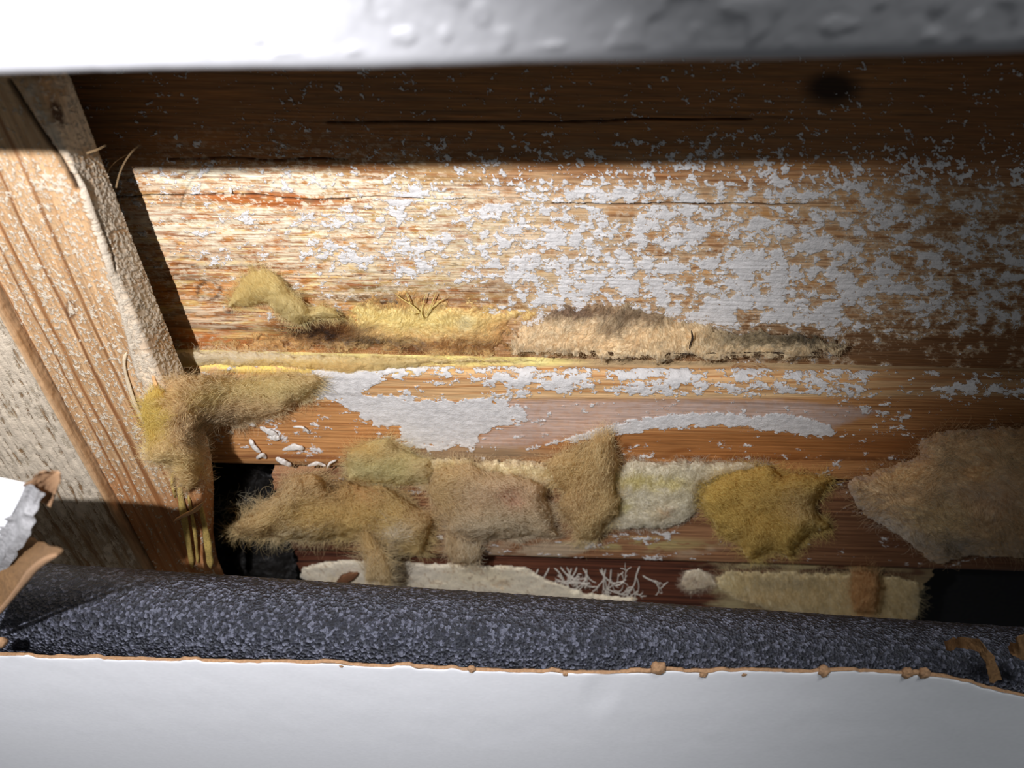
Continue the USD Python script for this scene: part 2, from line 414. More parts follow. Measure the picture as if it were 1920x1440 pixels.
def upper_fields(pos, px, py, s):
    X, Z = pos[..., 0], pos[..., 2]
    g = fb(X * 22, Z * 900, 4, 101, 0.6)                # long grain
    g2 = fb(X * 60, Z * 2600, 3, 121)
    gw = fb(X * 9, Z * 260, 3, 131)
    col = over(np.broadcast_to(C(190, 148, 106), pos.shape), C(148, 104, 66), sstep(0.35, 0.7, g))
    col = over(col, C(116, 70, 38), 0.75 * sstep(0.58, 0.8, g2))
    col = over(col, C(205, 150, 85), 0.6 * sstep(0.55, 0.8, gw))
    n1 = fb(px / 60, py / 24, 4, 140); n2 = fb(px / 26, py / 9, 4, 150, 0.6); n3 = fb(px / 9, py / 5, 3, 160)
    # dark top of the board: the upper sheet's shadow put into the colour
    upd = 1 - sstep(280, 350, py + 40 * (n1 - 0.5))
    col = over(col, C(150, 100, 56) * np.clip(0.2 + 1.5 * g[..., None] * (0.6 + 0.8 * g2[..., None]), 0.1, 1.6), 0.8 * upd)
    # yellow/olive staining in the middle
    ol = ell(px, py, 800, 470, 260, 130, 0, 0.6)
    col = over(col, C(190, 165, 95), 0.65 * ol * sstep(0.3, 0.6, n1))
    # hot orange staining at the left
    lf = ell(px, py, 440, 520, 330, 160, 0, 0.6)
    col = over(col, C(214, 140, 62), 0.65 * lf * sstep(0.35, 0.6, n2))
    col = over(col, C(236, 205, 130), 0.7 * lf * sstep(0.5, 0.68, fb(px / 50, py / 8, 4, 170)))
    col = over(col, C(176, 92, 34), 0.75 * ell(px, py, 500, 374, 125, 17, 2, 0.4) * sstep(0.3, 0.5, n2))
    col = over(col, C(150, 82, 30), 0.7 * ell(px, py, 760, 375, 130, 12, 1, 0.5))
    col = over(col, C(222, 190, 92), 0.8 * ell(px, py, 800, 372, 22, 14, 0, 0.6))
    # dark mould streaks
    for cx, cy_, rx, ry, an, k in [(560, 428, 130, 5, 2, .6), (440, 482, 90, 6, 0, .6), (420, 500, 120, 5, -3, .7), (350, 520, 70, 8, 3, .6), (600, 505, 120, 6, 3, .45), (385, 545, 18, 18, 0, .0),
                                   (680, 560, 140, 9, 4, .75), (740, 570, 60, 5, 2, .8), (610, 620, 100, 26, 6, .95), (600, 622, 55, 15, 5, 1.0), (640, 640, 110, 10, 2, .7),
                                   (470, 615, 140, 9, 3, .55), (400, 640, 90, 8, 0, .5), (540, 648, 60, 6, 0, .8), (770, 655, 30, 9, 0, .9), (640, 655, 30, 8, 0, .5), (870, 655, 20, 8, 0, .6), (990, 655, 30, 9, 0, .6),
                                   (430, 585, 10, 5, 0, .9), (700, 540, 60, 7, 5, .5), (820, 545, 200, 20, 2, .35), (540, 560, 30, 10, 0, .5)]:
        e = ell(px, py, cx, cy_, rx, ry, an, 0.7)
        col = over(col, C(62, 38, 20), k * e * sstep(0.33, 0.6, n2 + 0.3 * e - 0.05))
    ring = np.abs(np.hypot((px - 392) / 22, (py - 545) / 15) - 1)
    col = over(col, C(70, 40, 20), 0.8 * (1 - sstep(0.05, 0.35, ring)) * sstep(0.35, 0.55, n3))
    for cx in (352, 372, 388, 413, 432, 448, 474):
        col = over(col, C(64, 40, 22), 0.85 * ell(px, py, cx, 479 + 4 * math.sin(cx), 8, 3.5, -15, 0.7) * sstep(0.3, 0.55, n3))
    # rusty left edge and lower left
    col = over(col, C(190, 100, 36), 0.55 * ell(px, py, 360, 640, 120, 18, 0, 0.6) * sstep(0.4, 0.6, n2))
    # damp dark zone at the foot, under the growth
    ft = sstep(560, 640, py) * sstep(950, 1100, px)
    col = over(col, C(96, 66, 40), 0.7 * ft)
    # right: fall-off of the torch beam put into the wood colour
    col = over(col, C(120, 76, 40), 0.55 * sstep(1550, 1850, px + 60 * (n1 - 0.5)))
    # drying cracks along the grain
    cr = np.minimum(np.abs(py - (367 + 5 * (fb(px / 90, px * 0, 3, 180) - 0.5) * 2 + np.clip((px - 480) / 60, 0, 1) * 6)) + 40 * sstep(880, 960, px),
                    np.abs(py - (232 + 9 * (fb(px / 130, px * 0, 3, 184) - 0.5) - (px - 600) * 0.012)) + 40 * (1 - sstep(520, 620, px)) + 30 * sstep(1400, 1500, px))
    cr = np.minimum(cr, np.abs(py - (297 + 12 * (fb(px / 120, px * 0, 3, 187) - 0.5))) + 30 * (1 - sstep(280, 320, px)) + 30 * sstep(640, 760, px))
    cr = np.minimum(cr, np.abs(py - (383 + 8 * (fb(px / 100, px * 0, 3, 189) - 0.5))) + 40 * (1 - sstep(1000, 1040, px)) + 30 * sstep(1500, 1600, px))
    crm = 1 - sstep(0.6, 2.4, cr)
    col = over(col, C(40, 20, 10), 0.9 * crm)
    kn = ell(px, py, 1560, 165, 50, 30, 0, 0.5)
    col = over(col, C(26, 16, 10), 0.9 * kn)
    # distemper density
    D = 0.22 + 0.07 * sstep(600, 700, px) + 0.11 * sstep(880, 1010, px) + 0.05 * sstep(1100, 1300, px)
    D = D + 0.09 * ell(px, py, 780, 440, 230, 90, 0, 0.6)
    D = D + 0.15 * ell(px, py, 1440, 535, 150, 60, 5, 0.5) + 0.09 * ell(px, py, 1250, 560, 150, 40, 3, 0.5) + 0.05 * ell(px, py, 1090, 500, 130, 80, 0, 0.6)
    D = D + 0.10 * ell(px, py, 1330, 590, 40, 25, 0, 0.5)
    D = D - 0.10 * sstep(1600, 1750, px) + 0.04 * ell(px, py, 1840, 480, 120, 130, 0, 0.5)
    D = D * (1 - 0.8 * sstep(590, 640, py) * (1 - sstep(1290, 1330, px)))
    D = np.where(px < 900, D * (1 - 0.65 * sstep(500, 545, py)), D)
    D = D * (1 - 0.7 * sstep(600, 650, py))
    up = 1 - sstep(325, 372, py)
    D = D * (1 - up) + up * np.clip(0.10 + 0.20 * sstep(220, 345, py) * (0.5 + 0.5 * sstep(500, 1000, px)) + 0.06 * sstep(900, 1300, px) * sstep(200, 320, py), 0, 1)
    # chalky wash, not flakes, at upper left
    wash = np.maximum(ell(px, py, 420, 338, 220, 22, 2, 0.5), 0.9 * ell(px, py, 620, 350, 330, 26, 4, 0.5))
    wash = np.maximum(wash, 0.85 * ell(px, py, 420, 420, 230, 40, 0, 0.6))
    wash = np.maximum(wash, 0.75 * ell(px, py, 660, 450, 360, 85, 2, 0.6))
    wash = np.maximum(wash, 0.6 * ell(px, py, 400, 590, 80, 26, 10, 0.6))
    wash = wash * (1 - ell(px, py, 500, 374, 125, 15, 2, 0.4))
    col = over(col, C(240, 232, 205), 0.85 * wash * sstep(0.36, 0.62, fb(px / 30, py / 7, 5, 190, 0.7)))
    wash2 = ell(px, py, 1200, 470, 420, 160, 0, 0.6)
    col = over(col, C(205, 178, 140), 0.5 * wash2 * sstep(0.4, 0.65, n1))
    cr2 = fb(px / 11, py / 5, 5, 240, 0.72); thin_l = fb(px / 60, py / 2.6, 4, 246, 0.6)
    lz = ell(px, py, 560, 480, 420, 190, 0, 0.5)
    col = over(col, C(246, 238, 212), lz * (0.65 - 0.3 * sstep(430, 470, py)) * sstep(0.51, 0.58, cr2 + 0.10 * (wash - 0.4)) * (1 - 0.8 * sstep(560, 600, py)))
    col = over(col, C(150, 84, 36), lz * 0.8 * sstep(0.56, 0.68, thin_l))
    col = over(col, C(70, 42, 22), lz * 0.6 * sstep(0.66, 0.76, fb(px / 34, py / 4, 4, 250, 0.65)) * sstep(420, 470, py))
    fl = flakes(px, py, 200, 1.8, 20 + 0 * px)
    fl2 = flakes(px, py, 220, 1.3, 9.0)
    thr = 0.55 * fl + 0.45 * fl2
    paint = 0.5 + (D - (1 - thr) * 1.0) * 1.3 + 0.08
    paint = np.where(up > 0.5, 0.5 + (D + 0.04 - (1 - (0.3 * fl + 0.7 * flakes(px, py, 230, 1.15, 8.0)))) * 1.5 + 0.05, paint)
    paint = paint - 1.0 * crm - 1.2 * ell(px, py, 500, 374, 120, 12, 2, 0.3)
    col = over(col, C(208, 184, 152), 0.75 * sstep(0.12, 0.45, paint) * (1 - up) * sstep(0.3, 0.6, cr2 + 0.1))
    pm = sstep(0.44, 0.6, paint)
    h = 0.0005 * pm * (0.6 + 0.8 * n3) + 0.0006 * (g - 0.5) + 0.0004 * (g2 - 0.5) * (1 - pm) - 0.0012 * crm
    return col, np.clip(paint, -1, 2), h


z_ledge = -0.2865
prof_up = [(0.3205, 0.30), (0.3205, -0.05)] + [(0.3205 - 0.003 * math.sin(math.pi * (z + 0.10) / -0.19), z) for z in np.linspace(-0.11, -0.288, 30)] + [(0.324, -0.300)]
board(prof_up, upper_fields, 'wide upper board, darkened for shade above and flaked with white below', dense=(0.41, 0.592))

POLY_WHITE = [(575, 712), (640, 690), (700, 688), (720, 705), (690, 735), (760, 742), (830, 752), (900, 745), (945, 752), (1000, 778), (985, 788), (930, 798), (905, 815), (880, 838), (790, 842), (752, 822), (748, 800), (700, 790), (650, 765), (600, 738)]
ARC = [(990, 842), (1060, 825), (1150, 805), (1230, 792), (1320, 786), (1400, 788), (1470, 792), (1555, 808)]
POLY_WASH = [(880, 838), (905, 812), (985, 785), (940, 750), (1200, 748), (1500, 752), (1650, 770), (1560, 806), (1450, 790), (1320, 784), (1200, 796), (1050, 826), (960, 842)]


def mid_fields(pos, px, py, s):
    X, Z = pos[..., 0], pos[..., 2]
    warp = 9 * (fb(px / 330, py / 80, 3, 301) - 0.5)
    # cathedral grain on the upper face, straight narrow lines below
    ln = 0.5 + 0.5 * np.sin((py + 2.6 * warp + 0.012 * px) * 0.42 + 3 * fb(px / 400, py / 50, 2, 303))
    ln2 = 0.5 + 0.5 * np.sin((py * 1.0 + warp * 0.6) * 0.95)
    lowf = sstep(746, 754, py + 0.004 * (px - 900))
    g = fb(X * 18, Z * 1500, 4, 305)
    col = over(np.broadcast_to(C(214, 172, 122), pos.shape), C(188, 132, 78), (1 - lowf) * 0.8 * sstep(0.72, 0.97, ln))
    col = over(col, C(200, 146, 92), lowf)
    col = over(col, C(140, 82, 36), lowf * 0.55 * sstep(0.6, 1.0, ln2) * sstep(0.3, 0.55, g))
    col = over(col, C(150, 92, 46), 0.5 * sstep(0.5, 0.75, g))
    ed = ell(px, py, 1100, 742, 900, 5, -0.3, 0.8)
    col = over(col, C(235, 200, 150), 0.5 * ed)
    n1 = fb(px / 60, py / 30, 4, 310); n2 = fb(px / 18, py / 9, 4, 320); n3 = fb(px / 8, py / 5, 3, 330)
    # pinkish-grey wash behind the big white patch
    dw = sdf(px, py, POLY_WASH)
    col = over(col, C(198, 178, 168), 0.8 * sstep(-8, 10, dw + 10 * (n2 - 0.5)) * (0.75 + 0.25 * sstep(0.3, 0.6, n3)))
    # ledge: yellow fibre dust on the top
    led = 1 - sstep(-2, 8, py - (676 + 0.010 * (px - 400)) + 8 * (n1 - 0.5))
    col = over(col, C(236, 224, 150), led * (1 - sstep(1000, 1150, px)))
    col = over(col, C(186, 160, 120), led * sstep(1000, 1150, px))
    yl = ell(px, py, 560, 684, 260, 16, 1, 0.5)
    col = over(col, C(240, 216, 110), 0.8 * yl * sstep(0.3, 0.55, n2))
    col = over(col, C(238, 222, 130), 0.7 * ell(px, py, 900, 676, 150, 9, 1, 0.6) * sstep(0.3, 0.5, n2))
    # dark streaks and knots
    col = over(col, C(92, 52, 28), 0.85 * ell(px, py, 1400, 858, 420, 4, 0.6, 0.9) * sstep(0.25, 0.5, n2))
    col = over(col, C(112, 60, 36), 0.7 * ell(px, py, 540, 856, 130, 3.5, 0.5, 0.9))
    col = over(col, C(52, 28, 16), 0.9 * ell(px, py, 1176, 838, 9, 7, 0, 0.6))
    col = over(col, C(80, 44, 22), 0.8 * ell(px, py, 1275, 845, 24, 4, -8, 0.7))
    col = over(col, C(150, 92, 42), 0.7 * lowf * ell(px, py, 1420, 835, 380, 28, 0, 0.4))
    knot = np.hypot((px - 1405) / 34, (py - 690) / 11)
    col = over(col, C(150, 88, 40), 0.55 * (1 - sstep(0.8, 1.3, knot)) * (0.5 + 0.5 * np.sin(knot * 22)))
    # grey damp at the foot
    col = over(col, C(150, 118, 84), 0.7 * sstep(860, 872, py) * (1 - sstep(700, 900, px)))
    col = over(col, C(150, 136, 112), 0.7 * ell(px, py, 880, 850, 150, 14, 0, 0.6))
    col = over(col, C(96, 60, 36), 0.5 * sstep(1500, 1800, px + 80 * (n1 - 0.5)))  # right end darkened in colour for the fading beam
    # distemper
    fl = 0.6 * flakes(px, py, 340, 2.4, 15) + 0.4 * flakes(px, py, 350, 1.6, 7)
    D = 0.10 + 0 * px
    band = sstep(678, 692, py) * (1 - sstep(735, 750, py)) * sstep(480, 620, px)
    D = D + band * (0.31 + 0.10 * ell(px, py, 1300, 715, 300, 30, 0, 0.5)) * (1 - 0.4 * sstep(1600, 1700, px)) - 0.2 * ell(px, py, 800, 725, 190, 18, -3, 0.4)
    D = D + 0.22 * ell(px, py, 680, 698, 120, 16, -4, 0.5)
    D = D + 0.28 * ell(px, py, 940, 715, 70, 12, 0, 0.5) + 0.12 * ell(px, py, 1560, 700, 70, 26, 0, 0.5) + 0.2 * ell(px, py, 1780, 735, 60, 12, 0, 0.6)
    D = D + 0.14 * ell(px, py, 1650, 790, 120, 25, 0, 0.6)
    D = D + 0.22 * ell(px, py, 500, 800, 55, 9, 35, 0.5) + 0.22 * ell(px, py, 575, 848, 40, 10, -8, 0.5)
    paint = 0.5 + (D - (1 - fl)) * 1.3 + 0.08
    d1 = sdf(px, py, POLY_WHITE) + 30 * (fb(px / 20, py / 11, 4, 360, 0.65) - 0.5) * 1.6
    paint = np.maximum(paint, 0.5 + d1 / 14 + 0.10)
    la = line_d(px, py, ARC)
    wid = 3 + 9 * sstep(1010, 1200, px) * (1 - 0.35 * sstep(1440, 1560, px)) + 7 * ell(px, py, 1490, 800, 60, 30, 0, 0.5)
    d2 = wid - la + 12 * (fb(px / 12, py / 7, 4, 370, 0.65) - 0.5) * 1.6
    paint = np.maximum(paint, 0.5 + d2 / 12)
    paint = np.clip(paint, -1, 1.15) - 1.2 * led
    pm = sstep(0.44, 0.6, paint)
    h = 0.0005 * pm * (0.5 + n3) + 0.0003 * (g - 0.5) * (1 - pm) + 0.0007 * led * (n2 - 0.3)
    return col, paint, h


prof_mid = [(0.335, -0.2855), (0.3215, -0.2862), (0.3135, -0.2875), (0.3106, -0.2895), (0.3095, -0.2935), (0.3095, -0.3060), (0.3100, -0.3066), (0.3112, -0.3640), (0.3125, -0.3710), (0.3165, -0.3755), (0.335, -0.3775)]
s_mid = float(np.sum(np.hypot(*np.diff(np.array(prof_mid), axis=0).T)))
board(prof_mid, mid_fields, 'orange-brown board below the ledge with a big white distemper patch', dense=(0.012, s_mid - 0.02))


def low_fields(pos, px, py, s):
    X, Z = pos[..., 0], pos[..., 2]
    g = fb(X * 16, Z * 1300, 4, 401); n1 = fb(px / 70, py / 26, 4, 410); n2 = fb(px / 20, py / 8, 4, 420)
    col = over(np.broadcast_to(C(166, 122, 86), pos.shape), C(116, 78, 52), sstep(0.35, 0.7, g))
    col = over(col, C(88, 50, 36), 0.9 * (1 - sstep(640, 720, px)) * sstep(985, 1010, py))
    col = over(col, C(182, 126, 66), 0.8 * ell(px, py, 740, 1038, 90, 12, 0, 0.6))
    col = over(col, C(196, 178, 150), 0.7 * ell(px, py, 1120, 1030, 260, 24, 0, 0.6) * sstep(0.42, 0.62, n1))
    col = over(col, C(190, 180, 120), 0.6 * ell(px, py, 1200, 1020, 120, 12, 0, 0.6) * sstep(0.4, 0.6, n2))
    col = over(col, C(90, 54, 34), 0.6 * sstep(1400, 1650, px))  # beam fall-off to the right, put into the colour
    fl = 0.5 * flakes(px, py, 430, 3.0, 12) + 0.5 * flakes(px, py, 440, 2.0, 6)
    D = 0.14 + 0.22 * ell(px, py, 1180, 1010, 120, 14, -4, 0.5) + 0.2 * ell(px, py, 1010, 1045, 120, 9, 0, 0.6) + 0.2 * ell(px, py, 1240, 1042, 90, 9, 0, 0.6)
    paint = 0.5 + (D - (1 - fl)) * 1.2
    pm = sstep(0.45, 0.6, paint)
    return col, paint, 0.0004 * pm + 0.0005 * (g - 0.5)


XL = np.concatenate([np.arange(-0.20, 0.30, 0.0008), [0.32, 0.4, 0.5, 0.7]])
xl0 = float(P(548, 1020, Y_LOW)[0])
jl = lambda z: xl0 + 0.004 * (fb(z * 400, z * 0, 3, 450) - 0.5)
prof_low = [(0.335, -0.380), (0.318, -0.3815), (0.3128, -0.384), (0.3115, -0.389), (0.3113, -0.455), (0.3120, -0.4610), (0.3145, -0.4635), (0.335, -0.4645)]
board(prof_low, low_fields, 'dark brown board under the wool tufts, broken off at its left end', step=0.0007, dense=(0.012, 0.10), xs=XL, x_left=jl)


def bot_fields(pos, px, py, s):
    X, Z = pos[..., 0], pos[..., 2]
    g = fb(X * 16, Z * 1300, 4, 501); n1 = fb(px / 50, py / 18, 4, 510); n2 = fb(px / 16, py / 8, 4, 520)
    col = over(np.broadcast_to(C(112, 66, 46), pos.shape), C(62, 34, 24), sstep(0.35, 0.7, g))
    col = over(col, C(186, 172, 130), 0.9 * sstep(1330, 1400, px + 150 * (n1 - 0.5) + 60 * (n2 - 0.5)) * sstep(0.25, 0.5, n1))
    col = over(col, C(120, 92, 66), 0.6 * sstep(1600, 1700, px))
    return col, 0 * px, 0.0006 * (g - 0.5)


xl1 = float(P(566, 1080, Y_BOT)[0])
jb = lambda z: xl1 + 0.006 * (fb(z * 200, z * 0, 3, 550) - 0.5)
board([(0.345, -0.458), (0.3275, -0.4595), (0.326, -0.462), (0.326, -0.60), (0.345, -0.61)], bot_fields, 'lowest board under a sheet of white mycelium', step=0.0008, dense=(0.018, 0.10), xs=XL, x_left=jb, x_right=lambda z: float(P(1735, 1100, Y_BOT)[0]) + 0.008 * (fb(z * 200, z * 0, 3, 560) - 0.5))

put(back_wall, 'added_dark_sheet', trimesh.creation.box(bounds=[[-0.72, 0.40, -0.95], [0.72, 0.405, 0.32]]), M_dark, label='black sheet added behind the boards for the dark of the cavity')  # black sheet added so the cavity reads dark

# ------------------------------------------------------------------ timber stud and rough-sawn board at the left
Y_ST, Y_RB = 0.269, 0.2635
Y_SB = 0.290; x_sr = float(np.mean(P([130, 345], [150, 700], Y_SB)[:, 0])); x_sl = float(np.mean(P([0, 285], [545, 1060], Y_ST)[:, 0]))
RIDGE = [(25, 150), (75, 230), (118, 292), (150, 350), (178, 425), (205, 500), (228, 575), (246, 645), (262, 705)]


def post(parent, name, x0, x1, y0, y1, chamfer, fields, material, stepx=0.0005, dense=(-0.44, -0.10), stepz=0.0006, ztop=0.28, zbot=-0.9, label=None, rot=0.0):
    """an upright timber: relief front (towards -y) between chamfered corners, with sides and back"""
    c = chamfer
    fx = np.arange(x0 + c, x1 - c, stepx)
    sd = np.arange(y0 + c, y1, stepx)
    px_ = np.concatenate([[x1 - 0.004, x0, x0, x0 + 0.3 * c], fx, [x1 - c, x1 - 0.3 * c], np.full(len(sd), x1), [x1, x1 - 0.0015, x0 + 0.001]])
    py_ = np.concatenate([[y1, y1, y0 + c, y0 + 0.3 * c], np.full(len(fx), y0), [y0, y0 + 0.3 * c], sd, [y1 - 0.001, y1, y1]])
    nx_ = np.concatenate([np.zeros(4 + len(fx) + 1), [0.7], np.ones(len(sd)), [0.5, 0, 0]])
    ny_ = np.concatenate([[0, 0, 0, 0.5], np.ones(len(fx) + 1), [0.7], np.zeros(len(sd) + 3)])
    z = np.concatenate([np.linspace(ztop, dense[1], 8)[:-1], np.arange(dense[1], dense[0], -stepz), np.linspace(dense[0], zbot, 8)])
    wob = 0.0006 * (fb(z * 60, z * 0 + x1 * 999, 3, 600) - 0.5)
    X = px_[None] + wob[:, None] - rot * sstep(0.31, 0.46, -z)[:, None] * np.clip((px_[None] - x0) / (x1 - x0), 0, 1) ** 2; Yv = np.broadcast_to(py_[None], X.shape).copy(); Z = np.broadcast_to(z[:, None], X.shape)
    pos = np.stack([X, Yv, Z], -1)
    qx, qy = pix(pos)
    col, paint, h = fields(pos, qx, qy)
    pos[..., 1] -= h * ny_; pos[..., 0] += h * nx_
    return put(parent, name, (pos.reshape(-1, 3), grid_faces(*X.shape)), material, smooth=True, attrs={'col': np.clip(col, 0.002, 0.95).reshape(-1, 3), 'paint': paint.ravel()}, label=label)


def stud_fields(pos, px, py):
    X, Z = pos[..., 0], pos[..., 2]
    w = 0.006 * (fb(Z * 9, X * 30, 3, 610) - 0.5) + 0.0014 * (fb(Z * 40, X * 120, 3, 614) - 0.5)
    u = (X - x_sl) / (x_sr - x_sl)
    lines = 0.5 + 0.5 * np.sin((X + w) * 2 * math.pi / 0.0078 + 9 * fb((X + w) * 130, Z * 2.5, 2, 618))
    g = fb((X + 0.3 * w) * 900, Z * 14, 4, 620); g2 = fb(X * 2400, Z * 60, 3, 625)
    n1 = fb(px / 50, py / 50, 4, 630); n2 = fb(px / 9, py / 9, 4, 640)
    col = over(np.broadcast_to(C(198, 164, 124), pos.shape), C(128, 82, 46), 0.95 * sstep(0.72, 0.98, lines) * (1 - sstep(0.62, 0.75, u)))
    col = over(col, C(160, 118, 76), 0.6 * sstep(0.45, 0.75, g))
    col = over(col, C(140, 98, 60), 0.4 * sstep(0.5, 0.8, g2))
    rd = line_d(px, py, RIDGE)
    right = sdf(px, py, [(25, 150), (75, 230), (118, 292), (150, 350), (178, 425), (205, 500), (228, 575), (246, 645), (262, 705), (300, 800), (500, 800), (300, 100)], 200)
    col = over(col, C(224, 208, 184), 0.85 * sstep(-4, 6, right) * sstep(0.3, 0.55, n1))
    foot_tone = sstep(860, 960, py + 60 * (n1 - 0.5))  # browner and less painted towards the foot
    col = over(col, C(172, 112, 64), 0.75 * foot_tone)
    col = over(col, C(70, 42, 24), 0.95 * ell(px, py, 104, 212, 11, 26, -20, 0.4))
    kn = np.hypot((px - 133) / 9, (py - 580) / 15)
    col = over(col, C(84, 60, 44), 0.8 * (1 - sstep(0.9, 1.5, kn)) * sstep(0.6, 0.9, kn))
    crack = line_d(px, py, [(x - 7, y + 2) for x, y in RIDGE[:4]])
    cm = (1 - sstep(2.0, 5.5, crack + 3 * (n2 - 0.5)))
    col = over(col, C(30, 18, 10), 0.95 * cm)
    gr2 = line_d(px, py, [(178, 395), (210, 480), (222, 540)])
    cm2 = 1 - sstep(1.0, 3.0, gr2)
    col = over(col, C(60, 36, 20), 0.7 * cm2)
    D = 0.40 + 0.10 * sstep(-4, 6, right) - 0.18 * foot_tone - 0.10 * sstep(0.55, 0.75, fb(px / 22, py / 60, 3, 655)) - 0.2 * (1 - sstep(270, 310, py))
    D = D + 0.45 * (1 - sstep(2, 7, rd)) * sstep(300, 330, py) + 0.4 * ell(px, py, 133, 582, 7, 11, 0, 0.5) + 0.25 * ell(px, py, 90, 340, 40, 20, 0, 0.5)
    fl = flakes(px, py, 660, 0.9, 4.5)
    paint = 0.5 + (D - 0.3 * sstep(0.6, 0.95, lines) * (1 - sstep(0.62, 0.75, u)) - (1 - fl)) * 1.0 - cm * 2
    pm = sstep(0.44, 0.6, paint)
    h = 0.00035 * pm + 0.0004 * (n2 - 0.5) * (0.4 + 0.6 * sstep(-4, 6, right)) + 0.0006 * (g - 0.5) - 0.0006 * lines * (1 - sstep(0.62, 0.75, u)) * 0.5
    h = h + 0.0012 * np.exp(-(rd / 4.5) ** 2) * sstep(300, 330, py) - 0.002 * cm - 0.0008 * cm2 + 0.0006 * sstep(-4, 6, right)
    return col, paint, h


stud = thing('timber_stud', 'upright pine stud with speckled white paint, left of the stained boards', 'stud')
post(stud, 'timber', x_sl + 0.0004, x_sr, Y_ST, Y_SB, 0.0012, stud_fields, M_stud, rot=0.026)
# a lifted splinter on the stud
sp = np.array([(238, 655, 0), (228, 700, 0), (243, 742, 0), (262, 790, 0)], float)


def blade(pts_px, Y, w_px, lift, thick=0.0006, n=24, seed=0, ends=(0.15, 0.15), waver=0.0):
    """a splinter, curl or torn strip: a tapered flat tube along a line traced on the plane y = Y, bowed out by lift"""
    p = np.asarray(pts_px, float)
    s = np.concatenate([[0], np.cumsum(np.hypot(*np.diff(p, axis=0).T))]); t = np.linspace(0, s[-1], n)
    c = np.stack([np.interp(t, s, p[:, 0]), np.interp(t, s, p[:, 1])], 1)
    if n > 8:
        c = ndimage.gaussian_filter1d(c, n / 14, axis=0, mode='nearest')
    tt = np.linspace(0, 1, n)
    w = np.interp(tt, np.linspace(0, 1, len(np.atleast_1d(w_px))), np.atleast_1d(w_px)) * (1 + 0.3 * (vn(tt * 9, tt * 0, seed) - 0.5))
    w = w * (ends[0] + (1 - ends[0]) * sstep(0, 0.12, tt)) * (ends[1] + (1 - ends[1]) * sstep(0, 0.12, 1 - tt))
    li = np.interp(tt, np.linspace(0, 1, len(np.atleast_1d(lift))), np.atleast_1d(lift)) + waver * (vn(tt * 7, tt * 0, seed + 5) - 0.5)
    ctr = P(c[:, 0], c[:, 1], Y - li)
    d = np.gradient(c, axis=0); d /= np.maximum(np.linalg.norm(d, axis=1, keepdims=True), 1e-9)
    q = c + np.stack([-d[:, 1], d[:, 0]], 1)
    side = P(q[:, 0], q[:, 1], Y - li) - ctr
    out = np.array([0, -1.0, 0.35]); out /= np.linalg.norm(out)
    ring = [(1, 0), (0.55, 0.75), (-0.55, 0.75), (-1, 0), (-0.5, -0.6), (0.5, -0.6)]
    V = np.stack([ctr + side * (w / 2)[:, None] * a + out * b * thick * np.minimum(1, 4 * w / max(w.max(), 1e-9))[:, None] for a, b in ring], 1)
    m = len(ring); F = []
    for i in range(n - 1):
        for j in range(m):
            a, b = i * m + j, i * m + (j + 1) % m
            F += [(a, b, b + m), (a, b + m, a + m)]
    F += [(0, j + 1, j) for j in range(1, m - 1)] + [((n - 1) * m, (n - 1) * m + j, (n - 1) * m + j + 1) for j in range(1, m - 1)]
    t_ = trimesh.Trimesh(V.reshape(-1, 3), F, process=False)
    if t_.volume < 0:
        t_.invert()
    return t_


M_wood = plain('bare_pine', tuple(C(206, 164, 116)), 0.75, 500.0, 0.2, 0.0003)
M_chalk = plain('chalky_distemper', (0.80, 0.77, 0.72), 0.85, 800.0, 0.06, 0.0004)
put(stud, 'splinter', blade([(242, 656), (230, 668), (236, 705), (248, 745), (270, 795)], Y_ST, [9, 6, 8, 8, 6], [0.0004, 0.001, 0.0012, 0.0008, 0.0], seed=3, waver=0.0008), plain('beige_glaze', tuple(C(214, 196, 166)), 0.7, 900, 0.12, 0.0004), smooth=50, label='pale splinter lifted off the stud')
put(stud, 'sliver', blade([(286, 702), (291, 720), (298, 745)], Y_ST, [7, 8, 6], [0.0006, 0.002, 0.0004]), M_wood, smooth=50)


def rough_fields(pos, px, py):
    X, Z = pos[..., 0], pos[..., 2]
    w = 0.004 * (fb(Z * 30, X * 60, 3, 700) - 0.5)
    rib = fb((X + w) * 620, Z * 42, 4, 710, 0.6); n = fb(px / 8, py / 10, 4, 720); n1 = fb(px / 60, py / 60, 3, 730)
    edge_ = sstep(x_sl - 0.0026, x_sl - 0.0012, X)
    col = over(np.broadcast_to(C(190, 176, 152), pos.shape), C(128, 100, 70), sstep(0.42, 0.25, rib) if False else 1 - sstep(0.28, 0.44, rib))
    col = over(col, C(190, 150, 108), 0.85 * edge_)
    col = over(col, C(140, 112, 82), 0.5 * sstep(940, 1000, py))  # lower end darkened: the broken corner's shadow put into the colour
    D = 0.66 - 0.5 * edge_ - 0.12 * (1 - sstep(0.3, 0.5, rib)) - 0.2 * sstep(900, 1000, py)
    paint = 0.5 + (D - (1 - (0.6 * n + 0.4 * rib))) * 1.2
    return col, paint, 0.0022 * (rib - 0.5) * (1 - edge_) + 0.0008 * (n - 0.5)


rough = thing('rough_board', 'rough-sawn upright board with ribbed whitish paint at the far left, beside the stud', 'board')
post(rough, 'timber', -0.42, x_sl, Y_RB, 0.295, 0.0014, rough_fields, M_stud, stepx=0.0007, dense=(-0.43, -0.17))

# ------------------------------------------------------------------ foam pipe lagging
R_PIPE, Y_PIPE = 0.0225, 0.1965


def pipe_z(px, py):
    r = ray(px, py); el = math.atan2(r[2], r[1])
    lo, hi = -0.6, 0.0
    for _ in range(60):
        m = (lo + hi) / 2
        e = math.atan2(m, Y_PIPE) + math.asin(R_PIPE / math.hypot(Y_PIPE, m))
        lo, hi = (m, hi) if e < el else (lo, m)
    return float(r[0] / r[1]) * Y_PIPE * 1.0, m


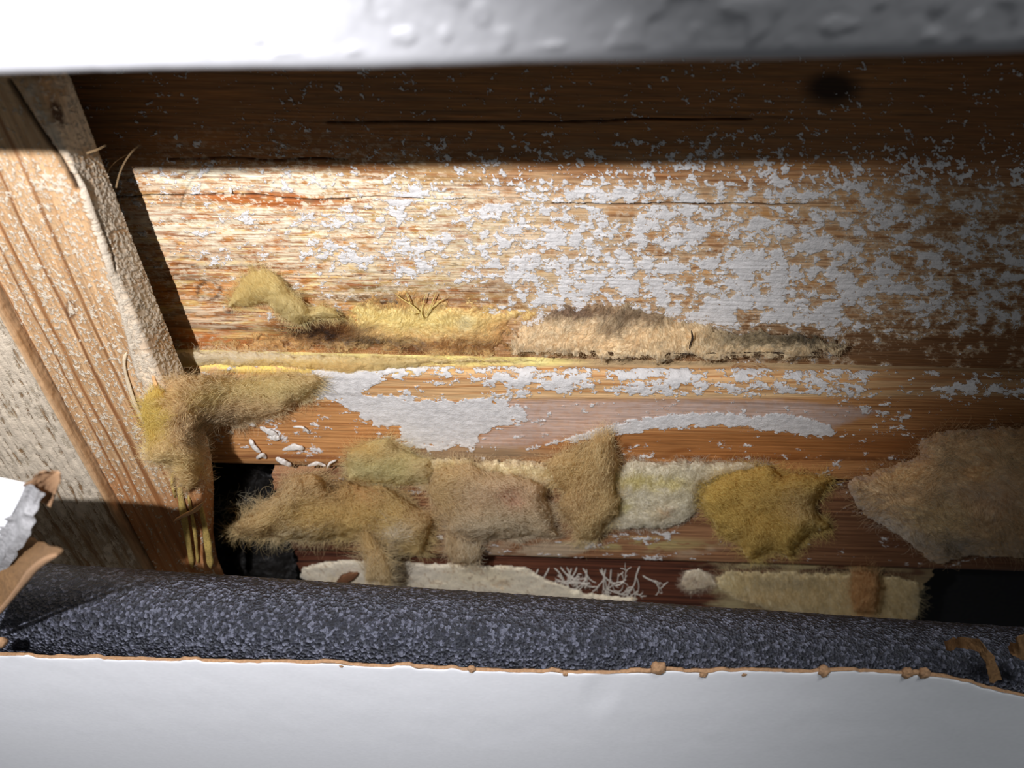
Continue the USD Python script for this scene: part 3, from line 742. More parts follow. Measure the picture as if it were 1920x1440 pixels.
(xa, za), (xb, zb) = pipe_z(200, 1066), pipe_z(1500, 1147)
print('pipe', xa, za, xb, zb)
slope = (zb - za) / (xb - xa)
lag = thing('pipe_lagging', 'black foam lagging tube, its glints put into the colour, running behind the lower plasterboard edge', 'pipe insulation')
xs_ = np.concatenate([[-0.7, -0.4], np.arange(-0.27, 0.26, 0.0012), [0.4, 0.7]])
an = np.linspace(0, 2 * math.pi, 129)
Xp, A = np.meshgrid(xs_, an, indexing='ij')
rr = R_PIPE + 0.00055 * (fb(Xp * 160, A * 6, 3, 801) - 0.5) + 0.00035 * (fb(Xp * 700, A * 18, 2, 805) - 0.5) * 2
rr[:, -1] = rr[:, 0]
Vp = np.stack([Xp, Y_PIPE + rr * np.cos(A), za + slope * (Xp - xa) + rr * np.sin(A)], -1)
put(lag, 'foam_tube', (Vp.reshape(-1, 3), grid_faces(*Xp.shape)[:, ::-1]), M_foam, smooth=True)
put(lag, 'pipe', trimesh.creation.cylinder(radius=0.011, segment=[[-0.72, Y_PIPE, za + slope * (-0.72 - xa)], [0.72, Y_PIPE, za + slope * (0.72 - xa)]], sections=48), plain('copper_pipe', (0.45, 0.22, 0.12), 0.4, 60.0, 0.1))

# ------------------------------------------------------------------ glass wool tufts, fungus and mycelium
rng = np.random.default_rng(5)


def pale_mix(q):
    c = C(*q); lum = float(c.mean()); sat = (max(q) - min(q)) / max(q)
    w = 0.36 * min(1.0, max(0.0, lum * 3 - 0.25))
    return c * np.array([1.0, 0.99 + 0.08 * sat, 1.0]) * (1 - w) + C(236, 222, 188) * w


def fit(c):
    """keeps the hue of colours that would pass full reflectance"""
    return c * np.minimum(1.0, 0.88 / np.maximum(c.max(-1, keepdims=True), 1e-6))


def tint(*zones):
    """zones: base colour, then (colour, cx, cy, rx, ry, strength)"""
    def f(px, py):
        soft = pale_mix
        c = np.broadcast_to(soft(zones[0]), px.shape + (3,)).copy()
        n = fb(px / 22, py / 14, 4, 900); n2 = fb(px / 7, py / 6, 3, 905)
        for col, cx, cy_, rx, ry, k in zones[1:]:
            e = ell(px + 26 * (n - 0.5), py + 26 * (n2 - 0.5), cx, cy_, rx, ry, 0, 0.75)
            c = over(c, soft(col), k * e)
        return c * (0.85 + 0.3 * n[..., None]) * (0.9 + 0.2 * n2[..., None])
    return f


def tuft(parent, poly, Yb, thick, colour, angle, n_f, length, width=0.00016, lift=0.004, seed=0, ragged=14, rim=34, lump=34, step=2.6, material=None, strand=None,
         name='wool', spread=50.0, edge_pow=0.8, fname='fibres', fan=None, bright=1.5):
    """a lump of matted fibre: a closed, lumpy body on the outline traced on the surface at depth Yb, and loose fibres lying along 'angle' (degrees, picture sense)"""
    poly = np.asarray(poly, float)
    x0, y0 = poly.min(0) - 20; x1, y1 = poly.max(0) + 20
    gx, gy = np.meshgrid(np.arange(x0, x1, step), np.arange(y0, y1, step))
    ca, sa = math.cos(math.radians(angle)), math.sin(math.radians(angle))

    def streak(x, y, k=0):
        wx = 30 * (fb(x / 50, y / 50, 2, seed + 1040 + k) - 0.5) * spread / 30
        a_, b_ = x * ca + y * sa, -x * sa + y * ca + wx
        return fb(a_ / 34, b_ / 4.2, 4, seed + 1050 + k, 0.6)
    Yf = Yb if callable(Yb) else (lambda x, y: np.full(np.shape(x), Yb))
    big = sdf(gx, gy, poly)
    D = big + ragged * (fb(gx / 18, gy / 13, 5, seed + 1000, 0.7) - 0.55)

    def hgt(d, x, y):
        t = np.clip(d / rim, 0, 1)
        body = (1 - (1 - t) ** 2) ** edge_pow
        return thick * body * (0.62 + 0.45 * fb(x / lump, y / (lump * 0.7), 4, seed + 1010, 0.55)) + 0.16 * thick * body * (streak(x, y) - 0.5)
    Hh = np.where(D > 0, hgt(D, gx, gy), -0.0006)
    inside = D > min(4.0, rim * 0.2) - step
    front = P(gx, gy, Yf(gx, gy) - Hh)
    backs = P(gx, gy, Yf(gx, gy) + 0.0012)
    idx = -np.ones(gx.shape, int); idx[inside] = np.arange(inside.sum())
    F = grid_faces(*gx.shape); ii = idx.ravel()[F]; F = ii[(ii >= 0).all(1)]
    keep = np.unique(F); re = -np.ones(int(inside.sum()), int); re[keep] = np.arange(len(keep)); F = re[F]
    nv = len(keep)
    V = np.vstack([front[inside][keep], backs[inside][keep]])
    cols = fit(colour(gx[inside][keep], gy[inside][keep]) * bright * (0.62 + 0.76 * streak(gx[inside][keep], gy[inside][keep], 7))[:, None])
    put(parent, name, (V, np.vstack([F, F[:, ::-1] + nv])), material or M_wool, smooth=True, attrs={'col': np.vstack([cols, cols])})
    n_f = int(n_f * 1.9); width = width * 0.8; lift = lift * 1.5
    if n_f:
        r = np.random.default_rng(seed + 3)
        cand = np.argwhere(D > -1)
        pick = cand[r.integers(0, len(cand), n_f)]
        qx = gx[pick[:, 0], pick[:, 1]] + r.uniform(-1.5, 1.5, n_f); qy = gy[pick[:, 0], pick[:, 1]] + r.uniform(-1.5, 1.5, n_f)
        k = 7
        a0 = np.radians(angle + spread * 2 * (fb(qx / 45, qy / 45, 2, seed + 1030) - 0.5) * 1.6 + r.normal(0, 16, n_f))
        if fan is not None:
            a0 = np.arctan2(qy - fan[1], qx - fan[0]) + r.normal(0, 0.3, n_f)
        flip = np.where(r.random(n_f) < (0.5 if fan is None else 0.0), np.pi, 0)
        a = a0 + flip; L = length * r.uniform(0.4, 1.25, n_f); curl = r.normal(0, 1.6, n_f)
        li = lift * r.random(n_f) ** 2
        pts = []
        cx, cy_ = qx.copy(), qy.copy()
        for j in range(k):
            t = j / (k - 1)
            di = ndimage.map_coordinates(D, [(cy_ - y0) / step, (cx - x0) / step], order=1, mode='nearest')
            hh = np.where(di > 0, hgt(np.maximum(di, 0), cx, cy_), 0.0)
            pts.append(P(cx, cy_, Yf(cx, cy_) - hh - 0.0003 - li * math.sin(t * 2.2) ))
            cx = cx + np.cos(a) * L / k; cy_ = cy_ + np.sin(a) * L / k; a = a + curl / k
        cc = colour(qx, qy) * (r.uniform(0.55, 1.35, n_f) * (0.5 + 1.0 * streak(qx, qy, 7)))[:, None] * bright
        strands(parent, fname, np.stack(pts, 1), width * r.uniform(0.6, 1.3, n_f), strand or M_strand, fit(cc * 1.45), kind='stuff')


def wool(label, poly, *a, cat='insulation tuft', nm='insulation_tuft', **k):
    t = thing(nm, label, cat)
    tuft(t, poly, *a, **k)
    return t


def q4(x0, y0, s, pts):
    return [(x0 + s * x, y0 + s * y) for x, y in pts]


# --- fungal crust over the foot of the upper board (first, the wool lies over it)
crust_y = thing('fungal_crust', 'matted yellow fungal crust along the foot of the upper board, left of the grey-brown mound', 'fungal growth')
tuft(crust_y, [(400, 652), (470, 632), (560, 606), (640, 578), (700, 552), (760, 540), (850, 552), (930, 566), (985, 574), (1034, 590), (1000, 606), (962, 622), (950, 645), (975, 664), (900, 668), (760, 668), (660, 664), (560, 664), (450, 662)],
     0.3205, 0.0045, tint((180, 146, 84), ((118, 78, 40), 880, 650, 150, 12, .9), ((104, 70, 38), 720, 572, 90, 10, .8), ((150, 104, 52), 960, 620, 40, 14, .7), ((226, 206, 120), 780, 600, 130, 22, .8), ((228, 208, 118), 640, 590, 90, 18, .7), ((92, 56, 28), 612, 622, 84, 26, 1.0), ((44, 30, 20), 590, 624, 46, 12, 1.0), ((100, 66, 36), 520, 640, 90, 12, .8), ((70, 50, 32), 690, 640, 60, 8, .8),
     ((160, 120, 60), 730, 560, 90, 10, .7), ((214, 180, 96), 960, 588, 60, 12, .9), ((110, 84, 60), 775, 656, 24, 9, .9), ((116, 84, 50), 990, 655, 20, 9, .8), ((176, 132, 70), 480, 645, 100, 12, .8), ((150, 150, 130), 870, 606, 10, 14, .6)),
     -8, 4200, 18, width=0.00012, lift=0.0010, bright=1.5, seed=20, ragged=75, rim=60, lump=26, material=M_mould, name='crust', spread=90)
crust_b = thing('fungal_crust', 'grey-brown velvety mound of fungus on the ledge, tapering off to the right', 'fungal growth')
tuft(crust_b, [(962, 622), (1000, 596), (1040, 574), (1110, 566), (1180, 560), (1240, 576), (1290, 600), (1340, 614), (1400, 618), (1500, 624), (1580, 640), (1630, 655), (1500, 672), (1350, 676), (1180, 674), (1050, 670), (960, 668), (952, 645)],
     lambda x, y: 0.3205 - 0.010 * sstep(600, 672, y), 0.0075, tint((160, 140, 112), ((92, 70, 56), 1080, 582, 80, 16, .9), ((104, 84, 64), 1200, 592, 60, 18, .85), ((190, 160, 120), 1150, 640, 130, 20, .7), ((112, 92, 70), 1150, 618, 26, 12, .8), ((100, 88, 66), 1420, 634, 100, 14, .8),
     ((198, 172, 134), 1330, 660, 230, 9, .8), ((72, 62, 46), 1520, 636, 80, 14, .9), ((190, 160, 116), 1260, 630, 60, 20, .5), ((140, 110, 80), 1130, 575, 30, 10, .6)),
     -60, 4200, 14, width=0.00012, lift=0.0014, seed=24, ragged=44, rim=80, lump=40, material=M_mould, name='crust', spread=60, edge_pow=0.7)
M_crack = plain('crack_shade', tuple(C(58, 44, 32)), 0.95, 900.0, 0.2, 0.0002)
put(crust_b, 'crack', blade([(1296, 618), (1299, 634), (1294, 648), (1292, 656)], 0.3105, [2, 4, 4, 3], 0.0026, 0.0004), M_crack, smooth=50)
pc = [(x, 663 + 5 * (vn(np.array(x / 21.0), np.array(0.0), 81) - 0.5) * 2) for x in range(1235, 1570, 12)]
put(crust_b, 'crack', blade(pc, 0.3105, [2, 3, 2.5, 3, 2], 0.0016, 0.0004, n=80, waver=0.0006), M_crack, smooth=50)
M_ystrand = plain('yellow_strand', tuple(C(222, 200, 124)), 0.9, 900, 0.12, 0.0002)
# branching yellow strands on the crust
for ps in ([(796, 600), (788, 585), (770, 570), (752, 560), (738, 548)], [(792, 600), (790, 580), (796, 560), (800, 545)], [(796, 596), (806, 580), (822, 566), (836, 558)], [(770, 570), (764, 556), (760, 545)], [(806, 580), (812, 562), (818, 548)], [(788, 585), (776, 588), (764, 584)]):
    put(crust_y, 'strand', blade(ps, 0.3155, [2.6, 1.8, 1.2], 0.0012, 0.0005, waver=0.0008), M_ystrand, smooth=50)

ledge = wool('thin pale yellow strip of wool lying along the ledge below the upper board', [(322, 660), (400, 658), (520, 663), (640, 667), (720, 670), (860, 673), (960, 674), (1000, 676), (950, 679), (860, 680), (760, 688), (690, 699), (640, 702), (600, 697), (500, 688), (400, 685), (330, 694)],
             0.3125, 0.0042, tint((236, 216, 150), ((246, 240, 226), 430, 668, 170, 10, 1.0), ((240, 208, 100), 560, 686, 130, 8, .8), ((232, 212, 160), 800, 678, 200, 9, .6), ((200, 160, 96), 640, 690, 60, 6, .6)), 4, 2600, 34, width=0.00011, lift=0.0008, seed=30, ragged=20, rim=14, lump=22, step=2.2, spread=20)

# --- small pale tuft on the upper board
small = wool('small pale yellow tuft stuck high on the upper board', q4(350, 450, .2604, [(285, 490), (340, 360), (400, 270), (470, 215), (560, 203), (630, 240), (700, 310), (740, 370), (800, 410), (850, 450), (880, 520), (960, 470), (1060, 500), (1130, 560), (980, 560), (860, 590), (780, 615), (700, 570), (640, 520), (590, 465), (530, 450), (420, 482)]),
             lambda x, y: 0.318 - 0.006 * sstep(470, 560, x), 0.011, tint((214, 198, 132), ((226, 214, 160), 520, 560, 40, 40, .6), ((196, 176, 104), 470, 540, 40, 30, .6), ((226, 216, 170), 560, 580, 40, 16, .6)), 60, 2600, 26, lift=0.003, seed=34, ragged=9, rim=26, lump=30, step=2.0, width=0.0001)

# --- corner tuft wrapped round the stud's edge
corner = wool('shaggy yellow and grey tuft wrapped round the edge of the stud', [(304, 738), (320, 716), (340, 706), (362, 702), (395, 704), (434, 711), (479, 714), (530, 704), (594, 702), (604, 722), (560, 752), (520, 776), (470, 790), (420, 800), (384, 796), (372, 830), (380, 874), (378, 906), (352, 926), (334, 904), (318, 872), (284, 866), (279, 813), (266, 772), (275, 744)],
              lambda x, y: 0.271 + 0.036 * sstep(290, 470, x) - 0.012 * sstep(800, 860, y), 0.014, tint((202, 176, 132), ((206, 184, 62), 288, 778, 24, 56, .95), ((214, 178, 128), 335, 745, 30, 22, .7), ((222, 200, 104), 372, 752, 34, 18, .8), ((206, 196, 140), 500, 728, 110, 22, .8), ((122, 106, 88), 420, 790, 70, 18, .7),
              ((104, 88, 70), 372, 820, 22, 40, .8), ((204, 182, 116), 330, 866, 44, 18, .7), ((202, 172, 92), 360, 890, 18, 28, .7), ((176, 152, 118), 350, 790, 34, 40, .5)), 168, 7000, 38, lift=0.006, seed=40, ragged=18, rim=30, lump=40, spread=60)
tuft(corner, [(300, 728), (312, 742), (306, 780), (300, 820), (296, 850), (284, 862), (279, 813), (266, 778), (274, 744), (286, 730)], 0.2665, 0.006, tint((216, 190, 58), ((232, 206, 90), 290, 750, 12, 14, .6), ((196, 166, 60), 288, 830, 10, 20, .6)), 80, 1300, 18, lift=0.003, seed=41, ragged=8, rim=12, lump=20, step=2.0, name='yellow_lobe', fname='lobe_fibres')

# --- tufts over the gap between the two lower boards
pale = wool('soft pale yellow roll of wool under the white distemper patch', [(648, 872), (652, 846), (690, 828), (722, 818), (748, 838), (776, 850), (806, 862), (816, 882), (806, 906), (760, 909), (700, 906), (652, 902)],
            0.3085, 0.015, tint((214, 206, 150), ((196, 170, 98), 690, 842, 50, 16, .9), ((150, 134, 104), 735, 840, 26, 14, .7), ((198, 178, 140), 790, 880, 30, 26, .7), ((228, 222, 174), 700, 886, 60, 14, .7), ((130, 110, 84), 700, 858, 60, 5, .5)), 6, 3600, 30, lift=0.004, seed=50, ragged=12, rim=26, lump=36, width=0.00012)
big_l = wool('long yellow-brown tuft hanging into the dark gap beside the stud', [(430, 986), (462, 965), (494, 942), (529, 912), (546, 892), (577, 887), (600, 892), (612, 906), (625, 914), (650, 904), (671, 906), (692, 912), (712, 908), (729, 915), (750, 923), (767, 942), (781, 950), (798, 952), (812, 975), (804, 1005), (792, 1037), (754, 1038), (725, 1031), (712, 1017), (687, 1008), (660, 1012), (629, 1004), (598, 1015), (567, 1010), (533, 1016), (517, 1006), (483, 1010), (455, 1004)],
             lambda x, y: 0.309 - 0.018 * sstep(620, 500, x) if False else 0.309 - 0.016 * (1 - sstep(480, 620, x)), 0.017, tint((216, 190, 122), ((168, 148, 118), 545, 915, 60, 36, .85), ((176, 160, 130), 480, 965, 50, 30, .7), ((110, 82, 54), 630, 915, 34, 22, .9), ((224, 190, 104), 640, 972, 120, 16, .8), ((222, 192, 108), 590, 958, 60, 18, .6), ((216, 164, 98), 680, 925, 18, 18, .8),  # dark hollow near the top put into the colour as brown
             ((120, 92, 68), 725, 922, 40, 10, .7), ((198, 188, 166), 560, 1000, 50, 10, .8), ((130, 104, 66), 470, 1000, 40, 14, .7), ((218, 192, 110), 720, 985, 60, 20, .6), ((214, 182, 140), 785, 965, 24, 30, .7), ((206, 184, 122), 745, 1015, 40, 20, .7), ((240, 238, 234), 740, 1004, 18, 26, 1.0)), 172, 8200, 44, lift=0.006, seed=54, ragged=18, rim=28, lump=44, spread=70)


def wisp(parent, poly, Yb, thick, colour, angle, n, L, seed, lift=0.004, fan=None, name='wisp', **kw):
    tuft(parent, poly, Yb, thick, colour, angle, n, L, seed=seed, lift=lift, fan=fan, name=name, ragged=8, rim=12, lump=30, step=2.0, spread=24, fname='wisp_fibres', **kw)


wisp(big_l, [(676, 975), (690, 985), (700, 1010), (716, 1034), (728, 1060), (734, 1092), (684, 1090), (690, 1050), (684, 1010)], 0.296, 0.004, tint((206, 178, 122), ((222, 210, 180), 706, 1080, 30, 24, .8), ((200, 168, 96), 684, 995, 14, 20, .7)), 82, 900, 60, 58)

grey = wool('wide pinkish-grey tuft in the middle of the lower board', [(800, 902), (812, 878), (850, 872), (881, 866), (912, 880), (960, 886), (1006, 898), (1022, 906), (1030, 950), (1046, 1008), (1030, 1008), (990, 1002), (944, 1011), (906, 1014), (881, 1020), (844, 1002), (829, 969), (813, 944), (804, 919)],
            0.309, 0.019, tint((216, 198, 170), ((200, 176, 124), 828, 915, 26, 46, .85), ((200, 172, 118), 860, 880, 50, 14, .7), ((214, 190, 166), 950, 930, 70, 26, .7), ((176, 116, 108), 962, 935, 11, 9, .8), ((190, 184, 172), 920, 985, 70, 22, .8), ((206, 196, 178), 1020, 985, 50, 24, .7), ((142, 120, 92), 1045, 975, 12, 40, .7), ((120, 104, 84), 900, 1010, 50, 8, .8), ((150, 126, 84), 842, 952, 8, 36, .8), ((170, 150, 128), 1010, 920, 40, 16, .5)),
            12, 7600, 34, lift=0.006, seed=60, ragged=16, rim=30, lump=46, spread=80)
wisp(grey, [(836, 1000), (862, 1010), (900, 1024), (904, 1048), (884, 1058), (850, 1057), (834, 1036)], 0.304, 0.006, tint((176, 158, 130), ((204, 200, 188), 878, 1030, 20, 18, .7)), 95, 800, 30, 64)
tall = wool('upright tan tuft standing against the orange board, right of the pinkish-grey one', [(1026, 875), (1036, 853), (1069, 847), (1100, 837), (1122, 817), (1146, 820), (1152, 850), (1160, 875), (1152, 906), (1165, 937), (1162, 969), (1134, 987), (1116, 1012), (1084, 1010), (1067, 981), (1046, 950), (1060, 925), (1036, 900)],
            0.3075, 0.018, tint((208, 184, 132), ((150, 134, 98), 1105, 850, 50, 24, .85), ((206, 176, 108), 1070, 895, 34, 24, .7), ((214, 184, 136), 1085, 945, 40, 26, .7), ((206, 184, 130), 1125, 960, 30, 40, .6), ((136, 116, 84), 1050, 935, 10, 20, .5), ((220, 196, 150), 1075, 990, 20, 16, .5)),
            118, 4600, 40, lift=0.007, seed=66, ragged=18, rim=28, lump=36, spread=40)
joint = wool('crumbly cream and grey mould in the joint between the boards, behind the pinkish-grey tuft', [(745, 866), (800, 858), (900, 858), (980, 862), (1060, 868), (1150, 866), (1160, 900), (1150, 930), (1060, 920), (960, 912), (860, 905), (790, 905), (745, 890)], 0.3095, 0.006, tint((206, 194, 160), ((150, 134, 110), 900, 862, 120, 9, .8), ((232, 222, 180), 980, 885, 90, 12, .7), ((222, 206, 140), 860, 880, 40, 14, .6), ((140, 110, 80), 970, 900, 20, 10, .7), ((160, 140, 118), 1010, 868, 50, 8, .6)), 30, 3200, 12, lift=0.002, seed=69, ragged=30, rim=16, lump=16, material=M_mould, width=0.00013, spread=120, cat='fungal growth', nm='mould_crumble')
pf = wool('whitish fluffy mould with pale yellow streaks, between the tan and the bright yellow tufts', [(1143, 882), (1182, 862), (1251, 866), (1295, 861), (1339, 864), (1445, 868), (1450, 876), (1339, 901), (1313, 914), (1309, 950), (1297, 975), (1245, 993), (1182, 993), (1130, 996), (1138, 937), (1150, 906)],
          0.3105, 0.008, tint((206, 206, 196), ((232, 224, 156), 1185, 902, 40, 10, .85), ((232, 224, 160), 1250, 908, 40, 9, .8), ((150, 152, 142), 1280, 880, 40, 12, .6), ((148, 150, 140), 1290, 940, 24, 26, .5), ((226, 220, 150), 1166, 948, 16, 8, .9), ((224, 226, 218), 1190, 930, 50, 8, .7), ((168, 160, 140), 1235, 965, 16, 12, .7), ((150, 120, 88), 1246, 962, 10, 8, .8), ((176, 176, 166), 1330, 880, 60, 10, .5)),
          20, 5200, 16, lift=0.003, seed=70, ragged=20, rim=22, lump=18, material=M_mould, width=0.00013, spread=120, cat='fungal growth', nm='mould_fluff')
yel = wool('bright yellow torn tuft of wool, right of the whitish mould', [(1312, 941), (1322, 912), (1351, 891), (1386, 881), (1444, 870), (1453, 884), (1464, 891), (1489, 886), (1511, 890), (1560, 897), (1544, 919), (1526, 944), (1536, 969), (1558, 991), (1520, 998), (1494, 1022), (1484, 1046), (1451, 1033), (1417, 1046), (1398, 1052), (1388, 1022), (1357, 1002), (1334, 988), (1324, 962)],
           0.309, 0.019, tint((230, 198, 78), ((238, 206, 84), 1350, 930, 40, 40, .7), ((214, 182, 84), 1450, 940, 60, 30, .5), ((178, 158, 116), 1500, 950, 34, 30, .8), ((196, 160, 60), 1480, 895, 60, 10, .5), ((236, 204, 84), 1385, 895, 50, 12, .6), ((206, 176, 80), 1420, 1010, 60, 24, .5), ((190, 168, 90), 1525, 980, 20, 14, .6)),
           35, 6200, 36, lift=0.006, seed=74, ragged=18, rim=26, lump=40, spread=60)
dark = wool('large dull brown tuft in the shade at the right edge', [(1586, 899), (1637, 881), (1673, 870), (1717, 855), (1725, 822), (1762, 807), (1817, 802), (1960, 796), (2120, 810), (2260, 850), (2300, 960), (2200, 1030), (2040, 1050), (1865, 1045), (1817, 1045), (1765, 1060), (1743, 1056), (1725, 1037), (1688, 1008), (1651, 990), (1616, 968), (1601, 942), (1590, 921)],
            0.307, 0.026, tint((168, 140, 104), ((196, 156, 96), 1690, 890, 50, 20, .6), ((206, 176, 150), 1870, 930, 60, 40, .6), ((206, 196, 186), 1660, 985, 30, 16, .8), ((206, 200, 190), 1700, 1010, 30, 14, .8), ((120, 112, 100), 1780, 1020, 60, 24, .7), ((196, 150, 84), 1840, 890, 30, 14, .6), ((176, 158, 110), 1760, 970, 60, 30, .4)),
            20, 5200, 34, lift=0.004, seed=80, ragged=18, rim=44, lump=70, spread=70)

# --- mycelium on the lowest board
def film(x, y):
    c = tint((222, 214, 194), ((236, 230, 218), 720, 1070, 120, 20, .6), ((196, 178, 140), 640, 1090, 26, 12, .6), ((206, 190, 150), 900, 1080, 60, 14, .5), ((170, 140, 104), 935, 1094, 14, 7, .8))(x, y)
    cr = np.abs(fb(x / 24, y / 14, 3, 940) - 0.5)
    return over(c, C(150, 128, 100), 0.8 * (1 - sstep(0.008, 0.03, cr)))


sheet = thing('mycelium_sheet', 'cream-white mycelium sheet on the lowest board, just above the black lagging', 'mycelium')
tuft(sheet, [(568, 1062), (600, 1052), (700, 1049), (800, 1055), (900, 1058), (985, 1062), (1008, 1076), (1040, 1090), (1100, 1112), (1200, 1120), (1180, 1140), (1040, 1135), (940, 1130), (860, 1122), (700, 1110), (580, 1100), (562, 1080)],
     0.3265, 0.0042, film, 10, 0, 10, seed=84, ragged=16, rim=10, lump=20, material=M_mould, name='sheet')
M_flap = plain('brown_bark', tuple(C(120, 82, 56)), 0.85, 700, 0.25, 0.0004)
put(sheet, 'chip', blade([(630, 1098), (646, 1086), (664, 1078), (674, 1074)], 0.322, [8, 20, 16, 5], [0.001, 0.003, 0.002, 0.001], 0.002), M_flap, smooth=50, label='curved brown wood chip')
r9 = np.random.default_rng(91)


def branch(x, y, ang, L, w, depth, out):
    pts = [(x, y)]
    a = ang
    for i in range(5):
        a += r9.normal(0, 0.3)
        x += math.cos(a) * L / 5; y += math.sin(a) * L / 5
        pts.append((x, y))
        if depth > 0 and i in (1, 2, 3) and r9.random() < 0.75:
            branch(x, y, a + r9.choice([-1, 1]) * r9.uniform(0.35, 0.8), L * r9.uniform(0.45, 0.7), w * 0.7, depth - 1, out)
    out.append(blade(pts, 0.3265, [w, w * 0.75, w * 0.4], 0.0009, 0.0006, n=11, waver=0.0006))


for lab, roots in (('white branching mycelium strands spreading above the lagging, left of the dark joint', [(1030, 1063, 1.9, 40), (1050, 1062, 1.4, 44), (1072, 1064, 1.75, 48), (1092, 1064, 1.2, 42), (1010, 1066, 1.7, 34), (1100, 1066, 1.6, 48), (1062, 1062, 1.1, 46), (1038, 1064, 1.2, 46), (1082, 1062, 2.0, 44)]),
                   ('white branching mycelium strands just right of the dark joint', [(1128, 1064, 1.3, 52), (1136, 1066, 1.75, 50), (1124, 1066, 1.55, 54), (1146, 1066, 1.1, 46)]),
                   ('thin forked white mycelium strand by itself, farther right than the other branching strands', [(1200, 1060, 1.45, 54), (1204, 1078, 1.0, 40)])):
    o = []
    for (x, y, a, L) in roots:
        branch(x, y, a, L, 3.6, 3, o)
    t = thing('mycelium_strand', lab, 'mycelium')
    put(t, 'branches', trimesh.util.concatenate(o), M_myc, smooth=50)
fan_ = thing('mycelium_fan', 'shell-shaped fan of grey-white mycelium at the top of the lowest board', 'mycelium')
tuft(fan_, [(1286, 1070), (1312, 1064), (1336, 1076), (1346, 1098), (1320, 1104), (1290, 1108), (1276, 1096), (1280, 1080)], 0.3262, 0.002, tint((196, 190, 178), ((110, 84, 66), 1310, 1092, 22, 3, .7)), 0, 350, 16, seed=95, ragged=14, rim=14, lump=14, material=M_mould, name='fan', fan=(1312, 1050), fname='fan_fibres', step=2.0, lift=0.001)
film_r = thing('mycelium_film', 'dull ochre mycelium film on the lowest board towards the right', 'mycelium')
tuft(film_r, [(1338, 1080), (1360, 1070), (1400, 1068), (1500, 1072), (1600, 1074), (1690, 1080), (1722, 1092), (1728, 1130), (1715, 1175), (1600, 1170), (1420, 1140), (1350, 1112), (1345, 1095)], 0.3262, 0.003, tint((176, 162, 124), ((140, 128, 100), 1480, 1090, 60, 18, .6), ((200, 190, 150), 1370, 1100, 30, 14, .7), ((206, 182, 130), 1450, 1120, 80, 8, .6)), 55, 2600, 30, seed=97, ragged=24, rim=14, lump=30, material=M_mould, name='film', spread=30, lift=0.001)
scrap = wool('tan wool scrap hanging over the lowest board near the right', [(1594, 1072), (1622, 1070), (1650, 1074), (1648, 1110), (1644, 1150), (1600, 1150), (1596, 1110)], 0.316, 0.012, tint((206, 160, 100), ((180, 136, 84), 1625, 1085, 20, 12, .5)), 88, 900, 40, lift=0.004, seed=99, ragged=22, rim=16, lump=30, step=2.2, spread=16)

# --- shreds low on the stud, fluff in the dark gap, hairs
shred = thing('wool_shred', 'frayed yellowish shreds stuck down the lower edge of the stud', 'insulation shred')
M_shred = plain('yellowish_shred', tuple(C(188, 162, 92)), 0.9, 900, 0.3, 0.0006, 6.0)
for ps, w in (([(334, 900), (338, 930), (344, 965), (352, 1010), (362, 1070)], [8, 14, 12, 12, 10]), ([(372, 930), (380, 965), (388, 1010), (396, 1070)], [8, 10, 14, 12]), ([(352, 920), (357, 950), (366, 1000), (372, 1060)], [4, 7, 6, 6]), ([(325, 880), (322, 905), (330, 935)], [4, 6, 3])):
    put(shred, 'strip', blade(ps, 0.2715, w, [0.002, 0.006, 0.004], 0.0014, n=30, seed=int(ps[0][0]), waver=0.003), M_shred, smooth=60)
put(shred, 'splinter', blade([(324, 978), (345, 966), (365, 958), (386, 938)], 0.2685, [5, 7, 8, 4], [0.002, 0.006, 0.004], 0.0012), M_wood, smooth=50, label='thin pale wood splinter')
fl = thing('shaded_fluff', 'fluff coloured near-black for the shade there, with a few pale fibres in the black gap left of the boards', 'insulation tuft')
tuft(fl, [(360, 800), (410, 800), (420, 860), (520, 890), (540, 920), (545, 1010), (560, 1060), (560, 1110), (400, 1110), (395, 1000), (380, 900)], 0.335, 0.012, lambda x, y: tint((26, 24, 22), ((60, 54, 46), 440, 960, 40, 26, .5))(x, y), 150, 2200, 40, lift=0.008, seed=103, ragged=20, rim=30, lump=40, width=0.00012)  # near-black colour stands for the deep shade of the gap
nf = 90
qx, qy = r9.uniform(395, 470, nf), r9.uniform(930, 985, nf) + r9.normal(0, 8, nf)
pts = []; a = r9.uniform(-1.2, 0.3, nf)
for j in range(6):
    pts.append(P(qx, qy, 0.318 - 0.001 * j)); qx = qx + 5 * np.cos(a); qy = qy + 5 * np.sin(a); a = a + r9.normal(0, 0.3, nf)
strands(fl, 'pale_fibres', np.stack(pts, 1), np.full(nf, 0.00022), M_strand, np.tile(C(196, 186, 160), (nf, 1)))

for lab, ps, Yh in (('long fine hair curving up from the edge of the stud', [(217, 356), (222, 330), (232, 305), (248, 282), (268, 268)], 0.262), ('short pale hair crossing the shadow above the long one', [(160, 288), (185, 280), (199, 272)], 0.25), ('faint hair in the dark top corner beside the stud', [(200, 332), (203, 318), (215, 214 + 90), (232, 292), (250, 286)], 0.30)):
    t = thing('hair', lab, 'hair')
    p3 = P([p[0] for p in ps], [p[1] for p in ps], Yh)
    tt = np.linspace(0, 1, 12); p3 = np.stack([np.interp(tt, np.linspace(0, 1, len(ps)), p3[:, i]) for i in range(3)], 1)
    p3 = ndimage.gaussian_filter1d(p3, 1.2, axis=0, mode='nearest')
    strands(t, 'strand', p3[None], np.array([0.0004]), M_strand, C(190, 160, 120)[None], kind=None)

